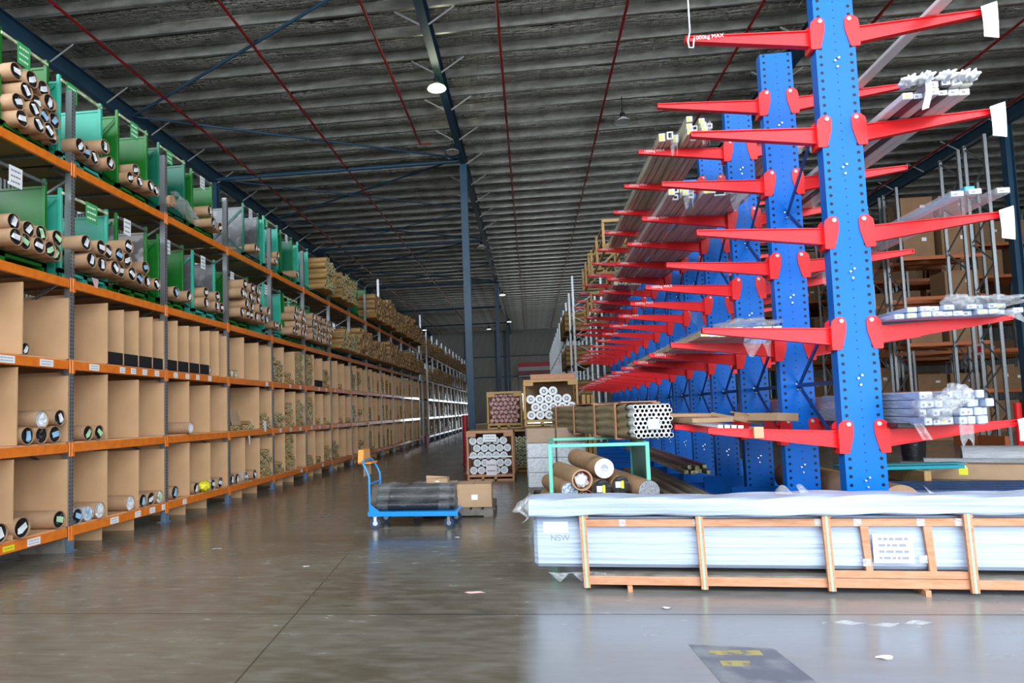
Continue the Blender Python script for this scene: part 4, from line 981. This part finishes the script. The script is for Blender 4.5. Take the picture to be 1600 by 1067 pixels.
def broll(p,d,r,ln,label,endm='whiteend',hollow=False,core=.45):
    d=Vector(d).normalized();p=Vector(p)
    b=MB().cyl((0,0,0),(0,ln,0),r,32,0,False);b.ring((0,ln,0),(0,1,0),.001,r,32)
    if hollow:b.ring((0,0,0),(0,-1,0),r*.86,r,32);b.cyl((0,0,0),(0,.12,0),r*.86,32,0,False)
    for k in range(1,5):b.cyl((0,ln*k/5,0),(0,ln*k/5+.004,0),r*1.004,32,0)
    o=b.build('carpet_roll',T['kraft'],None,p,(math.atan2(d.z,math.hypot(d.x,d.y)),0,math.atan2(-d.x,d.y)));tag(o,label,'roll','rolls in the teal frame')
    e=MB()
    if hollow:e.ring((0,.1,0),(0,-1,0),.001,r*.86,24,0);e.build('inner_face',T['redpipe'],o);sheet('paper_plug',T['blue_tag2'] if 'blue_tag2' in T else T['whiteend'],crump((0,0,0),(r*.6,.03,r*.6),1),18,10,o,(0,.07,-.01))
    else:
        e.ring((0,-.002,0),(0,-1,0),r*core,r*.97,28,0);e.ring((0,.012,0),(0,-1,0),.001,r*core,28,1);e.cyl((0,-.002,0),(0,.012,0),r*core,28,0,False);e.build('end_cap',[T[endm],T['greywrap']],o)
    return o
dr=(-.55,1.45,.0)
broll((.93,8.80,.79),(-.24,1.35,.04),.135,1.5,'kraft roll with white capped end, highest in the teal frame',core=.36)
broll((.63,8.72,.65),(-.24,1.35,.0),.14,1.4,'large open-ended kraft roll with paper plug, in the teal frame',hollow=True)
broll((.47,8.80,.505),(-.24,1.35,-.02),.115,1.4,'kraft roll with shiny foil end, leftmost in the teal frame','foilend',core=.1)
broll((.68,8.86,.40),(-.24,1.35,0),.11,1.4,'open roll low between the foil-ended and black-rimmed rolls',hollow=True)
broll((.89,8.80,.52),(-.24,1.35,0),.125,1.4,'roll with dark rim and yellow label, centre of the teal frame','black',core=.3)
broll((1.14,8.84,.56),(-.24,1.35,0),.12,1.4,'roll with white and yellow papers on its end','black',core=.3)
broll((1.48,8.70,.49),(-.24,1.3,.02),.145,2.2,'grey ended long roll at the right side of the teal frame','greyend',core=.1)
broll((1.16,8.86,.30),(-.24,1.35,0),.12,1.4,'roll under the white-papered one, low in the teal frame','black',core=.3)
broll((.92,8.88,.24),(-.24,1.35,0),.12,1.4,'lowest roll at centre of the teal frame','black',core=.3)
broll((.46,8.88,.24),(-.24,1.35,0),.12,1.5,'lowest left roll in the teal frame','black',core=.3)
for x,z,lb in((.89,.53,'paper with yellow strip on a black-rimmed roll end'),(1.14,.58,'white and yellow papers on the roll end right of centre')):
    o=MB().box(-.07,.0,-.004,0,-.05,.03).box(.005,.04,-.004,0,-.06,.04,1).build('end_paper',[T['white'],T['yellow']],None,(x,8.785 if z<.55 else 8.825,z));tag(o,lb,'paper')
# hexagonal stacked tube bundle on top of the frame
TB=empty('tube_bundle',(1.36,9.0,1.15),'brown wrapped bundle of white plastic tubes on the teal frame','bundle',rz=.19)
rt_=.0335;tm=MB().cyl((0,0,0),(0,5.0,0),rt_,14,0,False);tm.ring((0,0,0),(0,-1,0),rt_*.68,rt_,14,0);tm.cyl((0,0,0),(0,.12,0),rt_*.68,14,1,False);tm.ring((0,.1,0),(0,-1,0),.0005,rt_*.68,14,2)
tme=tm.mesh('tube',[T['hotwhite'],T['pipe_in'],T['blackmat']])
for j in range(8):
    for k in range(8):
        put('tube',tme,TB,(.045+rt_*1.92*k+(rt_*.96 if j%2==0 else 0),random.uniform(-.02,.02),.045+rt_*1.68*j))
def tbw(u,v):
    a=u*4
    W2,H2=.585,.47
    if a<1:x,z=-.01,H2*a
    elif a<2:x,z=-.01+W2*(a-1),H2
    elif a<3:x,z=-.01+W2,H2*(3-a)
    else:x,z=-.01+W2*(4-a),0
    L=.18+4.7*v
    x+= (-.045*abs(sin(pi*4*z/H2))+.02+.010*sin(L*5+z*9)) if x<.1 else 0
    return (x,L,z+.01+.008*sin(L*7+x*6))
sheet('brown_wrap',T['olive'] if 'olive' in T else T['kraft2'],tbw,64,60,TB)
for y in(.55,1.6,2.9,4.3):
    MB().box(-.065,-.045,y,y+.06,-.02,.50).build('batten',T['pine'],TB)
    MB().box(-.05,.62,y,y+.06,.485,.505).build('batten',T['pine'],TB)
    MB().box(-.05,.62,y,y+.06,-.022,.0).build('batten',T['pine'],TB)
for y0,y1 in((.4,1.5),(1.9,3.0)):MB().box(-.02,.5,y0,y1,.505,.52).build('top_board',T['pine'],TB)
MB().box(.2,.36,-.03,-.025,.13,.27).build('label_sheet',T['whiteend'],TB)

# ------------------------------------------------------------------ wrapped pallets and crates with rolls behind
def wrapped_stack(x0,x1,y0,y1,h,label):
    r=empty('wrapped_pallet',(x0,y0,0),label,'pallet load','wrapped pallet loads')
    W,D=x1-x0,y1-y0
    b=MB()
    for k in(0,W/2-.05,W-.1):b.box(k,k+.1,0,D,0,.09)
    b.box(0,W,0,D,.09,.12).build('pallet',T['grey_wood'],r)
    z=.12;n=4
    for j in range(n):
        hh=(h-.12)/n
        for k in range(2):MB().bbox(W/2*k+.012,W/2*(k+1)-.012,.01,D-.01,z+.004,z+hh-.004,.012).build('carton',T['whiteend'] if j<n-1 else T['cardb'],r)
        z+=hh
    def f(u,v):
        a=u*4
        if a<1:x,y=W*a,0
        elif a<2:x,y=W,D*(a-1)
        elif a<3:x,y=W*(3-a),D
        else:x,y=0,D*(4-a)
        return (x+(-.01 if x<W/2 else .01),y+(-.012 if y<D/2 else .01)+.006*sin(30*v+9*u),.1+(h-.1)*v)
    sheet('stretch_film',T['clear'],f,32,20,r)
    return r
wrapped_stack(-.12,1.0,12.4,13.5,1.24,'film-wrapped pallet of white cartons left behind the teal frame')
wrapped_stack(-.15,1.1,14.6,15.9,1.2,'film-wrapped pallet carrying the crate of ring-ended rolls')
def roll_crate(x0,x1,y0,z0,z1,d,label,grp,rlabel,ncol,nrow,r,side,end,core,feet=True,mat='pine_y',skip=(),hexed=True,vf=1.78):
    r_=empty('roll_crate',(x0,y0,z0),label,'crate','open crates of rolls')
    W,H=x1-x0,z1-z0;t=.045
    for px in(0,W-t):
        for py in(0,d-t):MB().bbox(px,px+t,py,py+t,0,H,.004).build('upright',T[mat],r_)
    for z in(0,.09,H-.06):
        MB().bbox(t,W-t,0,t,z,z+.045,.004).build('rail',T[mat],r_)
        MB().bbox(t,W-t,d-t,d,z,z+.045,.004).build('rail',T[mat],r_)
        for px in(0,W-t):MB().bbox(px,px+t,t,d-t,z,z+.045,.004).build('side_rail',T[mat],r_)
    for k in(.33,.6):MB().box(W*k-.03,W*k+.03,0,d,0,.09).build('foot_block',T[mat],r_)
    MB().box(0,W,0,d,.135,.15).build('base_board',T[mat],r_)
    for px in(W,-.02):
        MB().bar((px+.01,.05,.15),(px+.01,d*.5,H-.1),.02,.07).bar((px+.01,d*.5,H-.1),(px+.01,d-.05,.15),.02,.07).build('diagonal',T[mat],r_)
    MB().box(0,.22,-.02,0,H-.14,H-.06).build('gusset',T[mat],r_);MB().box(W-.22,W,-.02,0,H-.14,H-.06).build('gusset',T[mat],r_)
    MB().box(.02,W-.02,.02,d-.02,H-.015,H).build('lid_board',T['cardb'],r_)
    MB().box(.0,W,d,d+.012,.09,H).build('back_board',T['cardb'],r_)
    me=tube_mesh2(r,d-.12,side,end,core)
    for j in range(nrow):
        for k in range(ncol-(1 if hexed and j%2 and (ncol*2*r+r>W-2*t) else 0)):
            if (j,k) in skip:continue
            x=t+r+.01+k*((W-2*t-.02-2*r-(r if hexed and not(ncol*2*r+r>W-2*t) else 0))/(max(ncol-1,1)))+(r if hexed and j%2 else 0)
            o=put('crated_roll',me,None,(x0+x,y0+.06+random.uniform(-.01,.02),z0+.152+r+j*r*vf),(0,random.uniform(0,6),0))
            tag(o,f'{rlabel}, {ORD[k]} from left, {ORD[j]} row up','roll',grp)
    return r_
def tube_mesh2(r,ln,side,end,core):
    n=20;b=MB().cyl((0,0,0),(0,ln,0),r,n,0,False);b.ring((0,ln,0),(0,1,0),.001,r,n,0);b.ring((0,0,0),(0,-1,0),r*.52,r,n,1);b.cyl((0,0,0),(0,.02,0),r*.52,n,2,False);b.ring((0,.015,0),(0,-1,0),r*.2,r*.52,n,2);b.ring((0,.0,0),(0,-1,0),.001,r*.2,n,1)
    return b.mesh('crated_roll',[T[side],T[end],T[core]])
c1=roll_crate(-1.52,-.44,14.9,0,1.15,1.15,'low pine crate of silvery white rolls behind the cartons','rolls in the low pine crate','silvery white roll in the low crate',5,5,.088,'kraft2','whiteend','greywrap',mat='pine',vf=1.92)
card(c1,(.54,-.022,.98),.30,.17,'white',2,face='y',name='notice',m2='inkgrey')
card(c1,(.56,-.03,.30),.24,.34,'pinkp' if 'pinkp' in T else 'white',2,face='y',name='notice',m2='inkgrey')
MB().box(.04,1.04,-.012,-.006,.535,.565).build('strap',T['hotwhite'],c1)
for k,(dx,dy,h) in enumerate(((.08,.05,.3),(.5,.3,.1))):
    pass
roll_crate(-1.16,-.24,17.0,1.12,2.10,1.2,'raised crate of pink and black tube ends, second layer','rolls in the pink-ended crate','pink-ended tube in the raised crate',6,7,.063,'black','pinkend','pinkcore')
roll_crate(-1.2,.1,17.0,0,1.1,1.2,'dark lower crate under the pink-ended tubes','rolls in the dark lower crate','black roll with yellowish end in the lower crate',9,7,.06,'black','cream','blackmat')
roll_crate(-.16,1.05,14.6,1.22,2.27,1.25,'tall crate of white ring-ended rolls on the wrapped pallet','rolls in the ring-ended crate','white ring-ended roll in the tall crate',5,4,.100,'kraft','hotwhite','greyend',skip=((3,0),(3,3),(3,4)))
for k in range(3):
    tag(MB().bbox(0,.08,0,1.3,0,1.9,.005).build('timber_post',T['pine_y'],None,(1.15+.12*k,14.9+.2*k,.0)),f'upright timber slab leaning right of the tall crate, {ORD[k]} from the left','timber','upright timbers')
tag(MB().bbox(-.05,.95,0,.9,0,.12,.01).build('timber_plank',T['pine'],None,(.05,14.65,2.27)),'long pale timber lid across the tall crate','timber')

# ------------------------------------------------------------------ cartons on the pallet
PL=empty('wooden_pallet',(-1.86,9.9,0),'weathered wooden pallet under the cartons','pallet')
for y in(0,.5,1.05):MB().box(0,1.22,y,y+.1,.02,.105).build('bearer',T['grey_wood'],PL)
for k in range(7):MB().box(.18*k,.18*k+.14,0,1.15,.105,.125).build('deck_board',T['grey_wood'],PL)
for k in(0,.55,1.08):MB().box(k,k+.14,0,1.15,0,.02).build('bottom_board',T['grey_wood'],PL)
def carton(x,y,z,w,d,h,label,rz=0,lab=True,open_=False):
    r=empty('carton',(x,y,z),label,'box','cartons on the pallet',rz)
    MB().bbox(0,w,0,d,0,h,.006).build('box_body',T['cardb'],r)
    MB().box(w*.46,w*.54,-.0015,d+.0015,h-.02,h+.0015).box(0,w,-.0015,.0,h*.78,h*.80).build('tape',T['tapeb'],r)
    if lab:MB().box(w*.42,w*.60,-.002,-.0005,h*.33,h*.55).build('shipping_label',T['white'],r)
    if open_:MB().add([(0,0,h),(w,0,h),(w,-.02,h+.03),(0,.02,h+.05)],[(0,1,2,3)]).build('flap',T['cardb'],r)
    return r
carton(-1.20,10.02,.125,.54,.5,.355,'tall square carton with white label at the pallet right',.02)
carton(-1.80,10.15,.125,.56,.5,.355,'wide carton at the pallet left under the small one',-.02,False)
carton(-1.70,10.2,.48,.34,.3,.08,'small flat carton on top of the left one',.03,True,True)
# ------------------------------------------------------------------ trolley
TR=empty('platform_trolley',(-2.32,8.98,0),'blue platform trolley carrying film-wrapped black tubes','trolley',rz=-.04)
MB().bbox(0,1.24,0,.62,.185,.235,.012).bbox(-.02,1.26,-.012,.0,.175,.24,.004).build('deck',T['trolley'],TR)
def wheel(x,y,rz):
    f=MB().box(-.03,.03,-.03,.03,.165,.185).box(-.02,.02,-.028,-.022,.07,.17).box(-.02,.02,.022,.028,.07,.17)
    fk=f.build('caster_fork',T['alu'],TR,(x,y,0),(0,0,rz))
    wb=MB().cyl((0,-.019,.075),(0,.019,.075),.075,26);wb.build('wheel',T['rubber'],fk)
    MB().cyl((0,-.022,.075),(0,.022,.075),.034,18).cyl((0,-.03,.075),(0,.03,.075),.01,8).build('hub',T['alu'],fk)
wheel(.07,.05,.2);wheel(1.13,.05,-.3);wheel(.09,.56,.1);wheel(1.15,.56,-.2)
hp=[(0.0,.03,.2),(.0,.03,.60),(.0,.03,.72),(-.03,.035,.80),(-.085,.05,.90),(-.10,.08,.935),(-.10,.16,.95),(-.10,.46,.95),(-.10,.54,.935),(-.085,.57,.90),(-.03,.585,.80),(0,.59,.72),(.0,.59,.60),(0,.59,.2)]
MB().path(hp,.017,12).cyl((0,.03,.62),(0,.59,.62),.013,10).build('handle',T['trolley'],TR)
MB().prism([(0,.235),(.16,.235),(0,.36)],.0,.006).prism([(0,.235),(.16,.235),(0,.36)],.61,.616).build('gusset',T['trolley'],TR)
b=MB();b.prism([(.12,.92),(.50,.92),(.46,1.10),(.16,1.10)],-.19,-.11,'x');b.prism([(.2,1.0),(.42,1.0),(.41,1.07),(.21,1.07)],-.109,-.105,'x',1)
b.box(-.19,.0,.14,.48,.90,.92);b.build('orange_tray',[T['orangep'],T['tapeb']],TR)
MB().box(-.11,-.10,.14,.48,.72,.92).build('clipboard',T['cardb'],TR)
k=0
for j,(n,y0) in enumerate(((4,.09),(3,.17),(2,.25))):
    for q in range(n):
        o=MB().cyl((0,0,0),(1.12,0,0),.062,18).build('wrapped_tube',T['black'],None,(-2.25,9.07+y0-.05+.135*q,.30+.108*j));
        tag(o,f'black tube in clear film on the trolley, {ORD[q]} from the front, {["bottom","middle","top"][j]} layer','tube','tubes on the trolley')
        for xx in(.02,.9):MB().cyl((xx,0,0),(xx+.16,0,0),.0645,18,0,False).build('film_band',T['clear'],o)
def tf(u,v):
    a=2*pi*u;x=-.03+1.2*v
    c_,s_=cos(a),sin(a)
    y=.30+(.27-.10*max(s_,0))*c_;z=.185+.19*s_*(1 if s_>0 else .85)
    return (x,y+.02*sin(9*x+5*a),z+.012*sin(14*x+3*a)+.010*sin(33*x+4*a))
tag(sheet('stretch_film',T['clear'],tf,36,40,None,(-2.27,8.96,.235)),'crinkled clear film round the tubes on the trolley','film')
# bollards etc.
for x,y,h,lb in((-2.04,19.8,1.5,'dark red bollard at the aisle edge by the low crate'),(-.98,24.0,1.3,'dark red bollard behind the raised crate'),(13.3,19.4,1.35,'red bollard at the right rack foot')):
    o=MB().cyl((0,0,0),(0,0,h),.09,20).cyl((0,0,0),(0,0,.02),.15,20).build('bollard',T['redpipe'] if x<5 else T['red'],None,(x,y,0));tag(o,lb,'bollard')
for k,(x,y,z,w,h) in enumerate(((-2.9,33,0,.9,.9),(-2.2,36,0,1.1,1.2),(-2.4,36,1.2,.8,.8),(-1.2,30,0,1.0,1.4),(-3.4,50,0,1.2,1.0))):
    tag(MB().bbox(0,w,0,.9,0,h,.01).build('carton_stack',T['cardb'],None,(x,y,z)),['carton at the foot of the steel column','carton stack beyond the steel column','carton on the stack beyond the steel column','carton stack behind the raised crate','farthest carton stack in the aisle'][k],'box')
SK=empty('storage_shelf',(-1.6,85.9,0),'tall dark shelf at the far wall carrying red and white packs','shelf')
for x in(0,7.1):
    for y in(0,1.1):MB().box(x,x+.1,y,y+.1,0,6.2).build('post',T['navy'],SK)
MB().box(0,7.2,0,1.2,6.1,6.2).build('deck',T['navy'],SK)
for k in range(3):
    tag(MB().bbox(0,7,0,1,0,.55,.02).build('stacked_pack',[T['redpipe'],T['whiteend'],T['red']][k],None,(-1.5,86,6.2+.55*k)),['dark red','white','bright red'][k]+' stacked pack high on the far wall shelf','pack')

# ------------------------------------------------------------------ rack behind the cantilever, running away
for k in range(14):
    y=28.9+2.75*k
    upright_frame(2.05,y,7.5 if k==0 else 7.2,f'galvanised frame of the rack beyond the red arms, {ORD[k]} from its near end',depth=1.2,sgn=1,group='frames beyond the red arms')
    for j,z in enumerate((.2,1.9,3.6,5.3)):
        if k<13 and not(k==0 and j<9 and False):
            me=CACHE.setdefault('b27',MB().bbox(-.025,.025,.05,2.7,-.055,.055,.006).mesh('rack_beam',T['galv']))
            tag(put('rack_beam',me,None,(2.05,y,z)),f'grey beam of the rack beyond the red arms, bay {ORD[k]}, level {ORD[j]}','beam','beams beyond the red arms')
            if k>0:
                rnd=random.Random(k*9+j)
                nr_=4
                me2=CACHE.setdefault('farroll',MB().cyl((0,0,0),(1.2,0,0),.13,12,0).mesh('brown_roll',T['kraft2']))
                for q in range(8):
                    for p_ in range(rnd.choice((3,4))):
                        tag(put('brown_roll',me2,None,(1.8,y+.25+.27*q,z+.06+.13+.25*p_)),f'brown roll, {ORD[q]} in {ORD[p_]} layer, bay {ORD[k]}, level {ORD[j]}, beyond the red arms','roll',f'brown rolls beyond the red arms, bay {ORD[k]} level {ORD[j]}') if 0<k<3 and j>0 else None
    
# ------------------------------------------------------------------ right background racks (rows run across)
XR=13.8
rows_y=[(20.5,21.4),(21.7,22.6),(25.2,26.1),(26.4,27.3),(30.0,30.9),(31.2,32.1),(35.0,35.9),(36.2,37.1),(40,40.9)]
for k,(ya,yb) in enumerate(rows_y):
    for q in range(5):
        x=XR+2.8*q
        if x>WR-.5 or (k<2 and q>0) or (k<4 and q>1):continue
        r=empty('rack_upright_frame',(x,ya,0),f'tall galvanised frame right of the blue rack, row {ORD[k]} from the front, {ORD[q]} across','rack frame','tall frames at right')
        me=CACHE.setdefault('tall',MB().box(-.045,.045,-.03,.03,0,9.4).mesh('post',T['galv']))
        put('post',me,r);put('post',me,r,(0,.9,0))
        if 'tl' not in CACHE:
            b=MB();z=.3;s=0
            while z<8.8:
                b.bar((0,.03,z+(0 if s else .7)),(0,.87,z+(.7 if s else 0)),.03,.04);z+=.75;s=1-s
            b.bar((0,.03,9.35),(0,.87,9.35),.04,.05)
            CACHE['tl']=b.mesh('lacing',T['galv'])
        put('lacing',CACHE['tl'],r)
        if q<4 and (k>=2 and not(k<4 and q>=1)):
            for j,z in enumerate((1.75,3.5,5.2,6.7,8.1)):
                me=CACHE.setdefault('ob',MB().bbox(.05,2.75,-.03,.03,-.07,.07,.008).mesh('rack_beam',T['orange2'] if 'orange2' in T else T['orange']))
                for yy,w_ in((ya,'front'),(yb,'rear')):
                    tag(put('rack_beam',me,None,(x,yy,z)),f'orange {w_} beam, row {ORD[k]}, bay {ORD[q]}, level {ORD[j]} of the right racks','beam','orange beams of the right racks')
                rnd=random.Random(k*31+q*7+j)
                if rnd.random()<.75:
                    w_=rnd.uniform(1.0,1.25);h_=rnd.uniform(.7,1.2)
                    for t in range(2):
                        if rnd.random()<.8:
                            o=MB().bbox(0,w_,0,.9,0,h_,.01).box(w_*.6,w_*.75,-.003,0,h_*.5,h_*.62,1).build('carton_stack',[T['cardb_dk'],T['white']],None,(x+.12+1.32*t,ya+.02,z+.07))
                            tag(o,f'big carton load, row {ORD[k]}, bay {ORD[q]}, level {ORD[j]}, {"left" if t==0 else "right"} place','box','carton loads of the right racks')
        if k%2==0 and 1<k and q<4 and not(k<4 and q>=1):
            for t in range(2):
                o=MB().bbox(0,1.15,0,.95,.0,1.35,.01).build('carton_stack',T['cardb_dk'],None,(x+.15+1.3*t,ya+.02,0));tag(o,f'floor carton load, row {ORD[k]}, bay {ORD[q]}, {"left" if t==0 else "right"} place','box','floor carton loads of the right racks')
    tag(MB().box(-.12,.0,-.1,1.0,0,.38).build('rack_guard',T['orange2'] if 'orange2' in T else T['orange'],None,(XR-.1,ya,0)),f'orange end guard at the foot of right rack row {ORD[k]}','guard','rack end guards')
tag(MB().box(0,.002,-.12,.12,-.17,.17).box(.002,.003,-.08,.08,-.1,.1,1).build('safety_sign',[T['white'],T['red']],None,(XR-.05,21.4,3.0),(0,0,pi)),'small red and white sign on the second tall frame post','sign')
# floor goods at right
bn=MB().cyl((0,0,0),(0,0,.62),.22,24,0,False,.27);bn.ring((0,0,.01),(0,0,1),.001,.22,24);bn.ring((0,0,.62),(0,0,1),.25,.285,24);bn.cyl((0,0,.0),(0,0,.6),.20,24,0,False,.25)
tag(bn.build('waste_bin',T['black'],None,(8.85,16.3,0)),'black round waste bin beyond the nearest blue column','bin')
def frow(x0,y0,ln,r,mat,label,rz,z=None,n=1,yl=()):
    b=MB()
    o=MB().cyl((0,0,0),(ln,0,0),r,24).build('wrapped_roll',T[mat],None,(x0,y0,z if z else r),(0,0,rz));tag(o,label,'roll','wrapped goods on the floor at right')
    sheet('film_wrap',T['clear'],lambda u,v:(ln*v,(r*1.06+.01*sin(30*v+9*u))*cos(2*pi*u),(r*1.06+.008*sin(25*v+7*u))*sin(2*pi*u)),20,30,o)
    for t in yl:MB().box(t,t+.14,-r*1.12-.004,-r*1.12,-.06,.10).build('yellow_label',T['yellow'],o)
frow(9.1,15.0,4,.26,'greywrap','clear-wrapped dark roll at the far right floor',-.45,.27,yl=(1.2,))
frow(8.0,14.4,5,.17,'greywrap','long clear-wrapped goods with yellow labels on the floor, rear',-.42,yl=(.7,1.25))
o=MB().bbox(0,5,0,.5,0,.3,.02).build('wrapped_carton',T['cardb'],None,(7.2,13.7,0),(0,0,-.42));tag(o,'long film-wrapped carton with yellow label on the right floor','box')
MB().box(2.6,2.78,-.004,0,.1,.25).box(.9,1.04,-.004,0,.1,.25).build('yellow_label',T['yellow'],o)
sheet('film_wrap',T['clear'],lambda u,v:(5*v,-.02+.54*u,.31+.012*sin(20*v+7*u)),10,30,o)
for k,(x,y,z) in enumerate(((5.9,13.35,.26),(5.9,12.9,.26))):
    tag(MB().bbox(0,2.3-.3*k,0,.3,0,.06,.008).box(2.3-.3*k,2.33-.3*k,.02,.28,.01,.05,1).build('plank',[T['tealpl'],T['hotwhite']],None,(x,y,z),(0,0,.02)),['upper','lower'][k]+' teal plank with white end behind the nearest column','plank','teal planks')
for k,(x,y) in enumerate(((5.6,12.7),(7.0,12.6))):
    tag(MB().bbox(0,.12,0,1.2,0,.26+.16*(1-k)*0,.01).build('timber_bearer',T['pine_y'],None,(x,12.6,0)),['left','right'][k]+' bearer carrying the teal planks','timber')
for k in range(4):
    tag(MB().bbox(0,2.2,0,.16,0,.10,.02).build('dark_profile',T['dkblue'],None,(5.4+.25*k,11.3+.32*k,.02),(0,0,-.1)),f'dark blue profile on the floor behind the column, {ORD[k]} from the front','profile','dark blue profiles')
# ------------------------------------------------------------------ floor litter and markings
def scrap(x,y,s,mat,label,rz=0,seed=1):
    rnd=random.Random(seed);n=9;b=MB();pts=[(s[0]*cos(2*pi*i/n)*rnd.uniform(.6,1.1),s[1]*sin(2*pi*i/n)*rnd.uniform(.6,1.1),rnd.uniform(.001,.012)) for i in range(n)]
    b.add([(0,0,.012)]+pts,[(0,i+1,(i+1)%n+1) for i in range(n)]);o=b.build('paper_scrap',T[mat],None,(x,y,0),(0,0,rz));return tag(o,label,'litter')
scrap(-.56,5.80,(.09,.035),'pink_tag','pinkish paper scrap on the aisle floor',seed=2)
scrap(1.0,5.35,(.05,.03),'hotwhite','small white scrap in front of the long crate',seed=3)
scrap(-2.45,9.0-2.2,(.05,.02),'white','thin white sliver on the floor left of the trolley',seed=4)
scrap(2.1,4.35,(.06,.03),'white','pale scrap on the bare floor at lower right',seed=5)
scrap(-1.0,8.3,(.05,.02),'white','white scrap right of the trolley wheels',seed=6)
scrap(.02,7.0,(.16,.02),'clearw','twisted film strip on the floor by the crate corner',.4,seed=7)
scrap(-3.95,7.75,(.09,.02),'white','white sliver on the floor near the second rack post',.2,seed=8)
tag(sheet('film_strip',T['clearw'],lambda u,v:(.75*u,.035*(v-.5)+.03*sin(9*u),.008+.012*sin(20*u+3*v)),30,3,None,(2.0,4.97,0)),'long clear film strip lying in front of the crate','litter')
T['patch']=M('worn_floor_patch',(.12,.13,.16),.4,noise=(4,(.22,.23,.25),.45,.6))
T['ypaint']=M('worn_yellow_paint',(.40,.33,.12),.6,noise=(12,(.16,.16,.15),.45,.6))
fm=MB().prism([(.98,4.56),(1.06,3.3),(1.62,3.3),(1.5,4.5)],0,.0015,'z');tag(fm.build('floor_marking',[T['patch']]),'dark worn rectangle marked on the floor at lower right','marking')
tag(MB().box(1.08,1.40,4.38,4.46,.0015,.0025).box(1.10,1.28,4.20,4.28,.0015,.0025).build('painted_letters',T['ypaint']),'worn yellow paint marks inside the dark floor rectangle','marking')
for k,(x,y,s) in enumerate(((.75,5.1,.05),(.82,4.75,.06),(.9,4.4,.05))):
    pass
print('tubes',NT[0],'objects',len(bpy.data.objects))
